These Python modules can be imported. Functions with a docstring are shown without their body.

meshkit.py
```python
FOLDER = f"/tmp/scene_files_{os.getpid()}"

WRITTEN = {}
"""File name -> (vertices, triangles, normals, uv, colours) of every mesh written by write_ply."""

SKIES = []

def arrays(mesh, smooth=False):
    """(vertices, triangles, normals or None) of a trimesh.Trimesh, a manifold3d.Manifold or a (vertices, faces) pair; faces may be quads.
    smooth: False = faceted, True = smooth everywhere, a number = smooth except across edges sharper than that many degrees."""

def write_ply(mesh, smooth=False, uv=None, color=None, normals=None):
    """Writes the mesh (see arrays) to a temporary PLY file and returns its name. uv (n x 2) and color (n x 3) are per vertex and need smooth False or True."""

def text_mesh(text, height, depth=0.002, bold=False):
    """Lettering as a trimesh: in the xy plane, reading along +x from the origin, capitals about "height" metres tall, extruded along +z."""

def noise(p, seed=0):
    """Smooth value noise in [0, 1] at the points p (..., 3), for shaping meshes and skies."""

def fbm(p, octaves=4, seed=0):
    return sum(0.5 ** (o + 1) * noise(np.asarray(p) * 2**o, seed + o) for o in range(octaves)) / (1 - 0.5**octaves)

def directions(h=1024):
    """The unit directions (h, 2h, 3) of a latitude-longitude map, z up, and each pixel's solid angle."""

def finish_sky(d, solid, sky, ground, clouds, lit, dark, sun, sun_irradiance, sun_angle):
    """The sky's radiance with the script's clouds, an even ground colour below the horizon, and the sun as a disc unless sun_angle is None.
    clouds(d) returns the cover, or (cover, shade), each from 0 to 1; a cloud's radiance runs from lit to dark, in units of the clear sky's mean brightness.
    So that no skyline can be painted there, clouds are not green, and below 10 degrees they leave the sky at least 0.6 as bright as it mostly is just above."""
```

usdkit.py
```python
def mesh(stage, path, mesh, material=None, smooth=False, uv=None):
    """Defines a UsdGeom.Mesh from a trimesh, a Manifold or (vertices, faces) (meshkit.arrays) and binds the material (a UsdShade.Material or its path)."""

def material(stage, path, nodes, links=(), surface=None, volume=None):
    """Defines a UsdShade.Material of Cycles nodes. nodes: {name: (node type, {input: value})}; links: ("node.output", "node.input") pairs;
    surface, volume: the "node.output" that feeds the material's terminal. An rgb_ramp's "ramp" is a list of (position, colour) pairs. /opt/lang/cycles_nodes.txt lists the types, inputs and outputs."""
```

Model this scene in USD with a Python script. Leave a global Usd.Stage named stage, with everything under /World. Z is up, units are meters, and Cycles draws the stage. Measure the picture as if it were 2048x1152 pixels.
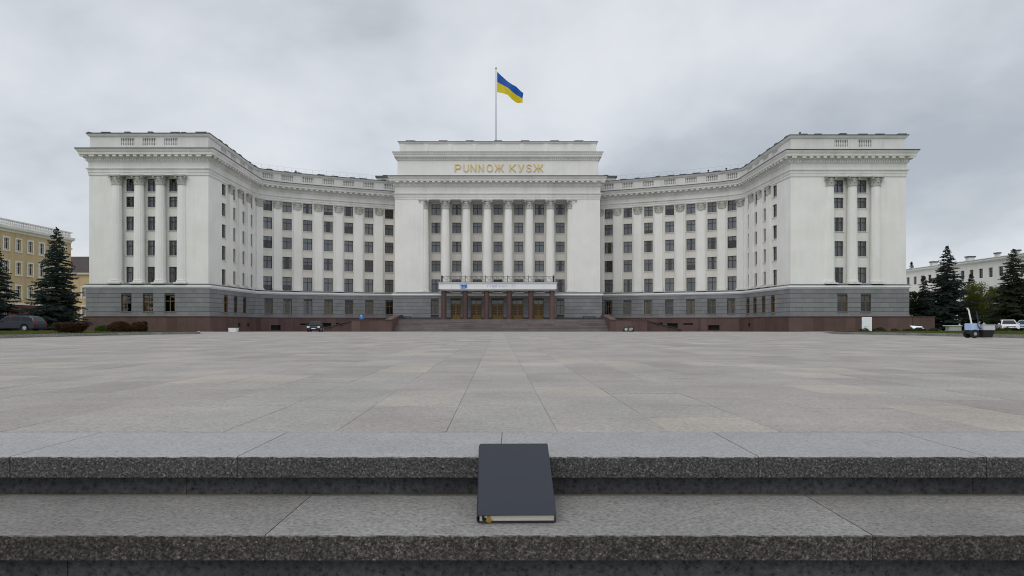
import math, random
import numpy as np
import trimesh
import shapely.geometry as sg
from shapely import affinity
import manifold3d as m3
import meshkit, usdkit
from pxr import Usd, UsdGeom, UsdLux, UsdShade, Sdf, Gf, Vt

stage = Usd.Stage.CreateInMemory()
UsdGeom.SetStageUpAxis(stage, 'Z')
UsdGeom.SetStageMetersPerUnit(stage, 1.0)
WORLD = UsdGeom.Xform.Define(stage, '/World')
stage.SetDefaultPrim(WORLD.GetPrim())
rng = np.random.default_rng(7)
PI = math.pi

# ------------------------------------------------------------------ camera, sky, sun, exposure
EXPOSURE = 1.0
SKY_STRENGTH = 0.122
CLOUD_LEVEL = 3.08
SUN_INTENSITY, SUN_ANGLE = 0.16, 50.0
SUN_EL, SUN_AZ = math.radians(56), math.radians(205)      # azimuth = atan2(x, y) of the direction towards the sun
EYE = 0.5

cam = UsdGeom.Camera.Define(stage, '/World/camera')
cam.AddTranslateOp().Set(Gf.Vec3d(0, 0, EYE))
cam.AddRotateXOp().Set(90.0)
cam.CreateHorizontalApertureAttr(36.0)
cam.CreateVerticalApertureAttr(20.25)
cam.CreateFocalLengthAttr(24.0)
cam.CreateVerticalApertureOffsetAttr(72.0 * 36.0 / 2048)
cam.CreateClippingRangeAttr(Gf.Vec2f(0.05, 20000))
cam.CreateExposureAttr(EXPOSURE)

dome = UsdLux.DomeLight.Define(stage, '/World/sky')
dome.CreateIntensityAttr(1.0)
sky_mat = usdkit.material(stage, '/World/Looks/overcast_sky', {
    'tc': ('texture_coordinate', {}),
    'sky': ('sky_texture', {'sky_type': 'single_scattering', 'sun_disc': False, 'sun_elevation': SUN_EL, 'sun_rotation': SUN_AZ}),
    'sep': ('separate_xyz', {}),
    'lift': ('math', {'math_type': 'absolute'}),
    'den': ('math', {'math_type': 'add', 'value2': 0.42}),
    'ux': ('math', {'math_type': 'divide'}),
    'uy': ('math', {'math_type': 'divide'}),
    'uv': ('combine_xyz', {'z': 16.6}),
    'n1': ('noise_texture', {'scale': 1.25, 'detail': 5.0, 'roughness': 0.5, 'distortion': 0.1}),
    'n2': ('noise_texture', {'scale': 2.4, 'detail': 7.0, 'roughness': 0.55, 'distortion': 0.15}),
    'nm': ('mix_float', {'fac': 0.36}),
    'ramp': ('rgb_ramp', {'ramp': [(0.0, (0.50, 0.545, 0.60)), (0.36, (0.56, 0.605, 0.66)), (0.44, (0.70, 0.735, 0.785)), (0.51, (0.86, 0.895, 0.95)), (0.58, (0.985, 1.015, 1.055)), (0.68, (1.085, 1.105, 1.135)), (1.0, (1.12, 1.14, 1.16))]}),
    'lvl': ('mix_color', {'blend_type': 'multiply', 'fac': 1.0, 'b': (CLOUD_LEVEL, CLOUD_LEVEL, CLOUD_LEVEL), 'use_clamp': False}),
    'mix': ('mix_color', {'fac': 0.94, 'use_clamp': False}),
    'bg': ('background_shader', {'strength': SKY_STRENGTH})},
    [('tc.generated', 'sky.vector'), ('tc.generated', 'sep.vector'), ('sep.z', 'lift.value1'), ('lift.value', 'den.value1'),
     ('sep.x', 'ux.value1'), ('den.value', 'ux.value2'), ('sep.y', 'uy.value1'), ('den.value', 'uy.value2'),
     ('ux.value', 'uv.x'), ('uy.value', 'uv.y'), ('uv.vector', 'n1.vector'), ('uv.vector', 'n2.vector'),
     ('n1.fac', 'nm.a'), ('n2.fac', 'nm.b'), ('nm.result', 'ramp.fac'), ('ramp.color', 'lvl.a'),
     ('sky.color', 'mix.a'), ('lvl.result', 'mix.b'), ('mix.result', 'bg.color')], surface='bg.background')
UsdShade.MaterialBindingAPI.Apply(dome.GetPrim()).Bind(sky_mat)

sun = UsdLux.DistantLight.Define(stage, '/World/sun')
sun.CreateNormalizeAttr(True)
sun.CreateIntensityAttr(SUN_INTENSITY)
sun.CreateAngleAttr(SUN_ANGLE)
sun.CreateColorAttr(Gf.Vec3f(1.0, 0.975, 0.94))
sd = Gf.Vec3d(math.cos(SUN_EL) * math.sin(SUN_AZ), math.cos(SUN_EL) * math.cos(SUN_AZ), math.sin(SUN_EL))
sun.AddTransformOp().Set(Gf.Matrix4d(Gf.Rotation(Gf.Vec3d(0, 0, 1), sd), Gf.Vec3d(0, 0, 0)))

# ------------------------------------------------------------------ helpers: names, meshes, materials
_names = {}
def numbered(parent, name):
    k = (parent, name); n = _names.get(k, 0); _names[k] = n + 1
    return name if n == 0 else f'{name}_{n:03d}'

class Node:
    def __init__(s, path, loc=(0, 0, 0), local=False):
        s.path, s.loc, s.local = path, np.array(loc, float), local
        s.prim = stage.GetPrimAtPath(path)
    def tag(s, **k):
        for a, b in k.items():
            if b: s.prim.SetCustomDataByKey(a, b)
        return s

def thing(name, label, cat, loc=(0, 0, 0), rot=0, group=None, local=False, kind=None, rotx=0, scale=None):
    p = '/World/' + numbered('/World', name)
    x = UsdGeom.Xform.Define(stage, p)
    x.AddTranslateOp().Set(Gf.Vec3d(*map(float, loc)))
    if rot: x.AddRotateZOp().Set(float(rot))
    if rotx: x.AddRotateXOp().Set(float(rotx))
    if scale is not None: x.AddScaleOp().Set(Gf.Vec3f(*map(float, scale)))
    return Node(p, loc, local).tag(label=label, category=cat, group=group, kind=kind)

def sub(parent, name, label=None):
    p = parent.path + '/' + numbered(parent.path, name)
    UsdGeom.Xform.Define(stage, p)
    return Node(p, parent.loc, parent.local).tag(label=label)

def as_vf(mesh):
    if isinstance(mesh, MB): return mesh.vf()
    if hasattr(mesh, 'to_mesh'):
        m = mesh.to_mesh(); return np.array(m.vert_properties[:, :3]), np.array(m.tri_verts)
    if isinstance(mesh, trimesh.Trimesh): return np.array(mesh.vertices), np.array(mesh.faces)
    v, f = np.asarray(mesh[0], float), np.asarray(mesh[1], int)
    if f.shape[1] == 4: f = np.vstack([f[:, [0, 1, 2]], f[:, [0, 2, 3]]])
    return v, f

def obj(name, mesh, mat, parent=None, smooth=False, label=None, tone=None, cat=None, group=None, kind=None, vtone=None):
    v, f = as_vf(mesh)
    if parent is None:
        p = '/World/' + numbered('/World', name)
    else:
        p = parent.path + '/' + numbered(parent.path, name)
        if not parent.local: v = v - parent.loc
    m = usdkit.mesh(stage, p, (v, f), mat, smooth=smooth)
    if tone is not None or vtone is not None:
        n = len(m.GetPointsAttr().Get())
        if vtone is None: a = np.full((n, 3), float(tone), np.float32)
        else: a = np.repeat(np.asarray(vtone, np.float32)[:, None], 3, 1)
        UsdGeom.PrimvarsAPI(m).CreatePrimvar('tone', Sdf.ValueTypeNames.Color3fArray, 'vertex').Set(Vt.Vec3fArray.FromNumpy(a))
    return Node(p, (0, 0, 0) if parent is None else parent.loc, True if parent is None else parent.local).tag(label=label, category=cat, group=group, kind=kind)

BOXF = np.array([[0, 2, 1], [0, 3, 2], [4, 5, 6], [4, 6, 7], [0, 1, 5], [0, 5, 4], [1, 2, 6], [1, 6, 5], [2, 3, 7], [2, 7, 6], [3, 0, 4], [3, 4, 7]])
class MB:
    def __init__(s): s.v, s.f, s.n, s.t = [], [], 0, []
    def add(s, mesh, tone=0.5):
        v, f = as_vf(mesh)
        s.v.append(v); s.f.append(f + s.n); s.n += len(v); s.t.append(np.full(len(v), tone)); return s
    def box(s, x0, x1, y0, y1, z0, z1, tone=0.5):
        v = np.array([[x0, y0, z0], [x1, y0, z0], [x1, y1, z0], [x0, y1, z0], [x0, y0, z1], [x1, y0, z1], [x1, y1, z1], [x0, y1, z1]], float)
        return s.add((v, BOXF), tone)
    def cyl(s, a, b, r0, r1=None, n=12, tone=0.5):
        return s.add(cyl(a, b, r0, r1, n), tone)
    def vf(s): return np.vstack(s.v), np.vstack(s.f)
    def tones(s): return np.concatenate(s.t)
    def empty(s): return s.n == 0

def cyl(a, b, r0, r1=None, n=12):
    a, b = np.array(a, float), np.array(b, float); r1 = r0 if r1 is None else r1
    d = b - a; L = np.linalg.norm(d); d = d / L
    u = np.cross(d, [0, 0, 1.0] if abs(d[2]) < .9 else [1.0, 0, 0]); u /= np.linalg.norm(u); w = np.cross(d, u)
    t = np.arange(n) * 2 * PI / n
    ring = np.cos(t)[:, None] * u + np.sin(t)[:, None] * w
    v = np.vstack([a + r0 * ring, b + r1 * ring, [a], [b]])
    f = []
    for i in range(n):
        j = (i + 1) % n
        f += [[i, j, n + j], [i, n + j, n + i], [2 * n, j, i], [2 * n + 1, n + i, n + j]]
    return v, np.array(f)

def tube(pts, r, n=6):
    m = MB()
    for a, b in zip(pts[:-1], pts[1:]): m.cyl(a, b, r, r, n)
    return m

def lathe(prof, n=24, flute=0.0, nfl=20):
    """prof: (r, z) from bottom to top."""
    prof = np.array(prof, float); th = np.arange(n) * 2 * PI / n
    mod = 1 - flute * (0.5 - 0.5 * np.cos(th * nfl)) if flute else np.ones(n)
    v = np.array([[r * m * math.cos(t), r * m * math.sin(t), z] for r, z in prof for t, m in zip(th, mod)])
    f = []
    for k in range(len(prof) - 1):
        for i in range(n):
            j = (i + 1) % n
            f += [[k * n + i, k * n + j, (k + 1) * n + j], [k * n + i, (k + 1) * n + j, (k + 1) * n + i]]
    c = len(v); v = np.vstack([v, [[0, 0, prof[0][1]], [0, 0, prof[-1][1]]]]); o = (len(prof) - 1) * n
    for i in range(n):
        j = (i + 1) % n
        f += [[c, j, i], [c + 1, o + i, o + j]]
    return v, np.array(f)

def xf(mesh, R=None, T=(0, 0, 0), S=None):
    v, f = as_vf(mesh)
    if S is not None: v = v * np.array(S)
    if R is not None: v = v @ np.array(R).T
    return v + np.array(T), f

def rotz(a): c, s = math.cos(a), math.sin(a); return np.array([[c, -s, 0], [s, c, 0], [0, 0, 1]])
def rotx(a): c, s = math.cos(a), math.sin(a); return np.array([[1, 0, 0], [0, c, -s], [0, s, c]])
def roty(a): c, s = math.cos(a), math.sin(a); return np.array([[c, 0, s], [0, 1, 0], [-s, 0, c]])

def extrude(poly, h):
    ms = [trimesh.creation.extrude_polygon(g, h, engine='earcut') for g in getattr(poly, 'geoms', [poly]) if not g.is_empty and g.area > 1e-7]
    return trimesh.util.concatenate(ms)

def rbox(x0, x1, y0, y1, z0, z1, r):
    """A box with rounded edges."""
    s = m3.Manifold.sphere(r, 12)
    pts = [s.translate([x, y, z]) for x in (x0 + r, x1 - r) for y in (y0 + r, y1 - r) for z in (z0 + r, z1 - r)]
    return m3.Manifold.batch_hull(pts)

M = {}
def mat(name, nodes, links=(), surface='p.BSDF'):
    M[name] = usdkit.material(stage, '/World/Looks/' + name, nodes, links, surface=surface)
    return M[name]

def plain(name, col, rough=0.6, metallic=0.0, spec=0.4, var=0.0, scale=3.0, bump=0.0, bscale=40.0, stretch=None, coat=0.0):
    nodes = {'p': ('principled_bsdf', {'base_color': col, 'roughness': rough, 'metallic': metallic, 'specular_ior_level': spec, 'coat_weight': coat})}
    links = []
    if var or bump:
        nodes['g'] = ('geometry', {}); src = 'g.position'
        if stretch:
            nodes['mp'] = ('mapping', {'scale': stretch}); links.append(('g.position', 'mp.vector')); src = 'mp.vector'
    if var:
        nodes['n'] = ('noise_texture', {'scale': scale, 'detail': 5.0, 'roughness': 0.6})
        lo, hi = [c * (1 - var) for c in col], [c * (1 + var) for c in col]
        nodes['r'] = ('rgb_ramp', {'ramp': [(0.3, lo), (0.7, hi)]})
        links += [(src, 'n.vector'), ('n.fac', 'r.fac'), ('r.color', 'p.base_color')]
    if bump:
        nodes['bn'] = ('noise_texture', {'scale': bscale, 'detail': 3.0})
        nodes['b'] = ('bump', {'strength': bump, 'distance': 0.02})
        links += [(src, 'bn.vector'), ('bn.fac', 'b.height'), ('b.normal', 'p.normal')]
    return mat(name, nodes, links)

def stone(name, cols, speck=350.0, speck_amt=0.35, broad=0.8, rough=0.75, bump=0.25, tone_ramp=None, dark_side=None, stain=0.2, side_speck=None, side_bump=None):
    """Granite: tone per piece (primvar), grains, broad stains; dark_side multiplies the colour of upright faces."""
    nodes = {'p': ('principled_bsdf', {'roughness': rough, 'specular_ior_level': 0.35}), 'g': ('geometry', {}),
             'at': ('attribute', {'attribute': 'tone'}),
             'tr': ('rgb_ramp', {'ramp': cols}),
             'n': ('noise_texture', {'scale': speck, 'detail': 4.0, 'roughness': 0.8}),
             'nr': ('rgb_ramp', {'ramp': [(0.28, (1 - speck_amt * 1.3,) * 3), (0.46, (0.97,) * 3), (0.56, (1.03,) * 3), (0.74, (1 + speck_amt,) * 3)]}),
             'v': ('voronoi_texture', {'scale': speck * 0.55}),
             'vr': ('rgb_ramp', {'ramp': [(0.0, (1 - speck_amt,) * 3), (0.18, (1 - speck_amt * 0.4,) * 3), (0.4, (1.0,) * 3), (1.0, (1 + speck_amt * .4,) * 3)]}),
             'bn': ('noise_texture', {'scale': broad, 'detail': 6.0, 'roughness': 0.65}),
             'br': ('rgb_ramp', {'ramp': [(0.3, (1 - stain,) * 3), (0.7, (1 + stain,) * 3)]}),
             'm1': ('mix_color', {'blend_type': 'multiply', 'fac': 1.0}), 'm2': ('mix_color', {'blend_type': 'multiply', 'fac': 1.0}), 'm3': ('mix_color', {'blend_type': 'multiply', 'fac': 1.0}),
             'bu': ('bump', {'strength': bump, 'distance': 0.004})}
    links = [('at.fac', 'tr.fac'), ('g.position', 'n.vector'), ('g.position', 'bn.vector'), ('g.position', 'v.vector'), ('n.fac', 'nr.fac'), ('v.distance', 'vr.fac'), ('bn.fac', 'br.fac'),
             ('tr.color', 'm1.a'), ('nr.color', 'm1.b'), ('m1.result', 'm2.a'), ('br.color', 'm2.b'), ('m2.result', 'm3.a'), ('vr.color', 'm3.b'),
             ('n.fac', 'bu.height'), ('bu.normal', 'p.normal')]
    out = 'm3.result'
    if dark_side is not None:  # darker, speckled colour on upright faces, mixed in by the face normal
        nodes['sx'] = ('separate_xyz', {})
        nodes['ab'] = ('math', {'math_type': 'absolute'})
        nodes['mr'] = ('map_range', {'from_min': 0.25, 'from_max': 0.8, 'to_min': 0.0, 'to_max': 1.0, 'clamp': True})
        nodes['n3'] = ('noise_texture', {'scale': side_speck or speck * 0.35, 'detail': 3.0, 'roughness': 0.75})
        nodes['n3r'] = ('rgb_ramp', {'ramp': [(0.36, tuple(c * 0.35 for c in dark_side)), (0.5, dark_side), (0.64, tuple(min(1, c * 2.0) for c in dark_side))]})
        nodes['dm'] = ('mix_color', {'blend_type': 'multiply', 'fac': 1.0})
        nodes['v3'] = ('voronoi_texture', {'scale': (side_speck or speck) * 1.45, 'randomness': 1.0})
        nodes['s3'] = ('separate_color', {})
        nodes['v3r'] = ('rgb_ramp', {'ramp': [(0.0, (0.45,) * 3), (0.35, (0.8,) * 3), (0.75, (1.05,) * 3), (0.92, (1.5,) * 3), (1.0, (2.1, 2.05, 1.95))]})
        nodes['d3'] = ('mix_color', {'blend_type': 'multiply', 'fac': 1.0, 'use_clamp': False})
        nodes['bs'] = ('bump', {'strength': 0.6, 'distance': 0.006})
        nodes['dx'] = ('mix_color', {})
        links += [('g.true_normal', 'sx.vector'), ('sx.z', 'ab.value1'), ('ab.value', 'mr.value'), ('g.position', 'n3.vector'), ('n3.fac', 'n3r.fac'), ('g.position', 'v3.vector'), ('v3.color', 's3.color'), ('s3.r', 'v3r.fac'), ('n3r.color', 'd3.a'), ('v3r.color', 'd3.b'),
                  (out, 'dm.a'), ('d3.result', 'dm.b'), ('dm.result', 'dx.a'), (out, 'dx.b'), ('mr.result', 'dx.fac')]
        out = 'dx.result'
    links.append((out, 'p.base_color'))
    return mat(name, nodes, links)

def wall_paint(name, col, dirt=0.10, streak=0.08, rough=0.85):
    """Painted stucco with faint rain streaks and broad patches."""
    return mat(name, {'g': ('geometry', {}), 'mp': ('mapping', {'scale': (1.3, 1.3, 0.10)}),
        'n1': ('noise_texture', {'scale': 1.0, 'detail': 6.0, 'roughness': 0.7}), 'n2': ('noise_texture', {'scale': 0.23, 'detail': 5.0, 'roughness': 0.6}), 'n3': ('noise_texture', {'scale': 9.0, 'detail': 5.0, 'roughness': 0.7}),
        'r1': ('rgb_ramp', {'ramp': [(0.32, (1 - streak * 1.5, 1 - streak * 1.6, 1 - streak * 1.8)), (0.5, (1, 1, 1)), (0.7, (1 + streak * .3,) * 3)]}),
        'r2': ('rgb_ramp', {'ramp': [(0.3, (1 - dirt, 1 - dirt, 1 - dirt * 1.15)), (0.65, (1.02, 1.02, 1.02))]}),
        'r3': ('rgb_ramp', {'ramp': [(0.3, (0.95, 0.95, 0.95)), (0.7, (1.03, 1.03, 1.03))]}),
        'a': ('mix_color', {'blend_type': 'multiply', 'fac': 1.0, 'a': col}), 'b': ('mix_color', {'blend_type': 'multiply', 'fac': 1.0}), 'c': ('mix_color', {'blend_type': 'multiply', 'fac': 1.0}),
        'bu': ('bump', {'strength': 0.25, 'distance': 0.02}),
        'p': ('principled_bsdf', {'roughness': rough, 'specular_ior_level': 0.25})},
        [('g.position', 'mp.vector'), ('mp.vector', 'n1.vector'), ('g.position', 'n2.vector'), ('g.position', 'n3.vector'), ('n1.fac', 'r1.fac'), ('n2.fac', 'r2.fac'), ('n3.fac', 'r3.fac'),
         ('r1.color', 'a.b'), ('a.result', 'b.a'), ('r2.color', 'b.b'), ('b.result', 'c.a'), ('r3.color', 'c.b'), ('c.result', 'p.base_color'), ('n3.fac', 'bu.height'), ('bu.normal', 'p.normal')])

wall_paint('white_stucco', (0.81, 0.80, 0.772), dirt=0.08, streak=0.035)
wall_paint('white_trim', (0.73, 0.722, 0.70), dirt=0.13, streak=0.07)
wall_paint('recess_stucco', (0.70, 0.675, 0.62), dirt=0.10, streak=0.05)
wall_paint('carved_plaster', (0.50, 0.49, 0.465), dirt=0.25, streak=0.15)
wall_paint('canopy_paint', (0.80, 0.81, 0.83), dirt=0.05, streak=0.05)
wall_paint('yellow_stucco', (0.58, 0.455, 0.27), dirt=0.1, streak=0.08)
wall_paint('red_stucco', (0.20, 0.075, 0.055), dirt=0.15, streak=0.1)
stone('grey_block', [(0.0, (0.195, 0.198, 0.206)), (0.5, (0.212, 0.216, 0.224)), (1.0, (0.228, 0.231, 0.239))], speck=30, speck_amt=0.08, broad=0.5, bump=0.1, stain=0.12)
plain('block_backing', (0.07, 0.072, 0.076), 0.9)
stone('brown_granite', [(0.0, (0.080, 0.047, 0.041)), (0.5, (0.098, 0.058, 0.051)), (1.0, (0.118, 0.072, 0.064))], speck=40, speck_amt=0.15, broad=0.6, rough=0.5, bump=0.08, stain=0.15)
stone('stair_granite', [(0.0, (0.15, 0.125, 0.115)), (0.5, (0.19, 0.165, 0.15)), (1.0, (0.22, 0.195, 0.18))], speck=40, speck_amt=0.2, broad=0.5, bump=0.08, stain=0.2)
stone('paving_granite', [(0.0, (0.262, 0.243, 0.224)), (0.3, (0.298, 0.276, 0.254)), (0.5, (0.320, 0.298, 0.274)), (0.68, (0.306, 0.293, 0.275)), (0.85, (0.348, 0.320, 0.285)), (1.0, (0.375, 0.345, 0.302))],
      speck=75, speck_amt=0.36, broad=0.9, rough=0.7, bump=0.25, stain=0.17)
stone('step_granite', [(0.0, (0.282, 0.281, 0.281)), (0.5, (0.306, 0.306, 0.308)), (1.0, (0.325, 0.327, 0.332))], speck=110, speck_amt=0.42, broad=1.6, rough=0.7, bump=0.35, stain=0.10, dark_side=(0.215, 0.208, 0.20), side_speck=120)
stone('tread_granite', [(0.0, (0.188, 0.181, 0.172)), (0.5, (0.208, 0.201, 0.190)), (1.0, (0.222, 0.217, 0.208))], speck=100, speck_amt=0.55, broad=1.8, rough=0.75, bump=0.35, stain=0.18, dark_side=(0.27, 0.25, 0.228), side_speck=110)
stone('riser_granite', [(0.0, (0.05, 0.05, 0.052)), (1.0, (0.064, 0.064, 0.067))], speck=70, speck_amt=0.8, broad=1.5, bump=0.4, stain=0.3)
stone('kerb_stone', [(0.0, (0.27, 0.26, 0.25)), (1.0, (0.36, 0.35, 0.34))], speck=60, speck_amt=0.2, bump=0.1, dark_side=(0.7, 0.7, 0.7))
plain('joint_mortar', (0.13, 0.112, 0.09), 0.95, var=0.3, scale=6)
plain('roof_metal', (0.085, 0.09, 0.095), 0.55, var=0.25, scale=0.8)
plain('roof_pale_metal', (0.30, 0.32, 0.34), 0.5, var=0.2, scale=0.8)
plain('brown_roof', (0.055, 0.04, 0.038), 0.7, var=0.2, scale=1.0)
plain('window_wood', (0.080, 0.060, 0.050), 0.55, var=0.2, scale=4)
plain('window_oak', (0.155, 0.095, 0.042), 0.5, var=0.25, scale=4)
plain('white_wood', (0.72, 0.72, 0.71), 0.5)
plain('brown_wood', (0.10, 0.04, 0.02), 0.5)
plain('door_oak', (0.26, 0.155, 0.045), 0.42, var=0.3, scale=2, stretch=(6, 6, 0.6))
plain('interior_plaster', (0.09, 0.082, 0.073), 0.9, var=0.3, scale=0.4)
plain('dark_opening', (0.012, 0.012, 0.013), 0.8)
plain('iron', (0.022, 0.021, 0.021), 0.55)
plain('rail_steel', (0.16, 0.16, 0.165), 0.4, metallic=0.3)
plain('gold_leaf', (0.70, 0.54, 0.25), 0.5, metallic=0.25)
plain('logo_blue', (0.03, 0.10, 0.42), 0.5)
plain('logo_pale_blue', (0.42, 0.58, 0.85), 0.5)
plain('sign_lavender', (0.46, 0.47, 0.70), 0.5)
plain('pole_paint', (0.42, 0.43, 0.45), 0.35, metallic=0.3)
plain('bark', (0.045, 0.036, 0.030), 0.9, var=0.3, scale=5)
plain('black_plastic', (0.012, 0.012, 0.013), 0.5)
plain('tyre_rubber', (0.014, 0.014, 0.015), 0.8)
plain('alloy', (0.42, 0.43, 0.45), 0.3, metallic=0.8)
plain('lamp_lens', (0.78, 0.80, 0.84), 0.12, spec=0.6)
plain('tail_lens', (0.22, 0.01, 0.01), 0.2)
plain('car_window', (0.010, 0.011, 0.014), 0.10, spec=0.35)
plain('paint_black', (0.006, 0.009, 0.018), 0.25, spec=0.4, coat=0.35)
plain('paint_navy', (0.022, 0.027, 0.042), 0.35, spec=0.35, coat=0.15)
plain('paint_white', (0.78, 0.79, 0.80), 0.3, coat=0.5)
plain('paint_pale_blue', (0.30, 0.42, 0.55), 0.3, coat=0.5)
plain('paint_grey', (0.25, 0.29, 0.28), 0.3, coat=0.5)
plain('asphalt', (0.055, 0.055, 0.057), 0.9, var=0.2, scale=4)
plain('white_board', (0.82, 0.84, 0.88), 0.35)
plain('text_grey', (0.50, 0.52, 0.56), 0.5)
plain('concrete_white', (0.66, 0.66, 0.65), 0.7, var=0.08, scale=4)
plain('cabinet_grey', (0.33, 0.34, 0.34), 0.55, var=0.1, scale=2)
plain('cart_blue', (0.42, 0.55, 0.78), 0.4)
plain('cart_grey', (0.50, 0.52, 0.55), 0.4)
plain('hose_blue', (0.02, 0.024, 0.07), 0.5)
plain('bag_blue', (0.05, 0.17, 0.50), 0.35, var=0.2, scale=5)
plain('paper_edge', (0.78, 0.73, 0.62), 0.8, var=0.12, scale=1.0, stretch=(1, 1, 900))
plain('ribbon_gold', (0.46, 0.32, 0.06), 0.35, metallic=0.3)
plain('ribbon_black', (0.02, 0.018, 0.014), 0.5)
mat('notebook_leather', {'g': ('texture_coordinate', {}), 'n': ('noise_texture', {'scale': 900.0, 'detail': 2.0}), 'n2': ('noise_texture', {'scale': 7.0, 'detail': 4.0}),
    'r': ('rgb_ramp', {'ramp': [(0.3, (0.011, 0.0145, 0.0245)), (0.7, (0.015, 0.0195, 0.031))]}),
    'rr': ('map_range', {'from_min': 0.3, 'from_max': 0.7, 'to_min': 0.42, 'to_max': 0.55}),
    'b': ('bump', {'strength': 0.12, 'distance': 0.001}), 'p': ('principled_bsdf', {'roughness': 0.48, 'specular_ior_level': 0.5})},
    [('g.object', 'n.vector'), ('g.object', 'n2.vector'), ('n2.fac', 'r.fac'), ('r.color', 'p.base_color'), ('n2.fac', 'rr.value'), ('rr.result', 'p.roughness'), ('n.fac', 'b.height'), ('b.normal', 'p.normal')])
plain('door_glass', (0.03, 0.024, 0.016), 0.12, spec=0.4)
mat('window_glass', {'f': ('fresnel', {'IOR': 1.52}), 't': ('transparent_bsdf', {'color': (0.86, 0.885, 0.90)}), 'g': ('glossy_bsdf', {'color': (0.95, 0.97, 1.0), 'roughness': 0.02}), 'm': ('mix_closure', {}),
    'pw': ('math', {'math_type': 'multiply', 'value2': 1.7, 'use_clamp': True})},
    [('f.fac', 'pw.value1'), ('pw.value', 'm.fac'), ('t.BSDF', 'm.closure1'), ('g.BSDF', 'm.closure2')], surface='m.closure')

def leaves(name, a, b, trans=0.25, scale=1.2):
    mat(name, {'g': ('geometry', {}), 'n': ('noise_texture', {'scale': scale, 'detail': 4.0}), 'r': ('rgb_ramp', {'ramp': [(0.3, a), (0.7, b)]}),
        'mx': ('mix_color', {'blend_type': 'multiply', 'fac': 1.0}), 'rr': ('rgb_ramp', {'ramp': [(0.0, (0.6, 0.6, 0.6)), (1.0, (1.35, 1.35, 1.3))]}),
        'd': ('principled_bsdf', {'roughness': 0.65, 'specular_ior_level': 0.2}), 't': ('translucent_bsdf', {}), 'm': ('mix_closure', {'fac': trans})},
        [('g.position', 'n.vector'), ('n.fac', 'r.fac'), ('r.color', 'mx.a'), ('g.random_per_island', 'rr.fac'), ('rr.color', 'mx.b'), ('mx.result', 'd.base_color'), ('mx.result', 't.color'), ('d.BSDF', 'm.closure1'), ('t.BSDF', 'm.closure2')], surface='m.closure')
leaves('spruce_needles', (0.024, 0.042, 0.036), (0.058, 0.088, 0.076), 0.12)
leaves('spruce_green', (0.026, 0.042, 0.020), (0.062, 0.084, 0.040), 0.12)
leaves('broad_leaves', (0.080, 0.110, 0.020), (0.20, 0.205, 0.034), 0.35)
leaves('dark_leaves', (0.018, 0.034, 0.012), (0.045, 0.065, 0.02), 0.25)
leaves('russet_leaves', (0.060, 0.032, 0.018), (0.125, 0.064, 0.030), 0.15, 3.0)
leaves('bush_green', (0.065, 0.125, 0.022), (0.12, 0.20, 0.035), 0.2, 3.0)
leaves('ground_cover', (0.024, 0.040, 0.010), (0.060, 0.075, 0.018), 0.2, 2.0)
leaves('grass_blades', (0.085, 0.125, 0.020), (0.15, 0.195, 0.034), 0.3, 0.8)
plain('lawn_soil', (0.105, 0.145, 0.032), 0.95, var=0.35, scale=1.5)
mat('cloth_blue', {'p': ('principled_bsdf', {'base_color': (0.004, 0.075, 0.36), 'roughness': 0.7, 'sheen_weight': 0.2}), 't': ('translucent_bsdf', {'color': (0.006, 0.10, 0.48)}), 'm': ('mix_closure', {'fac': 0.3})},
    [('p.BSDF', 'm.closure1'), ('t.BSDF', 'm.closure2')], surface='m.closure')
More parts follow.
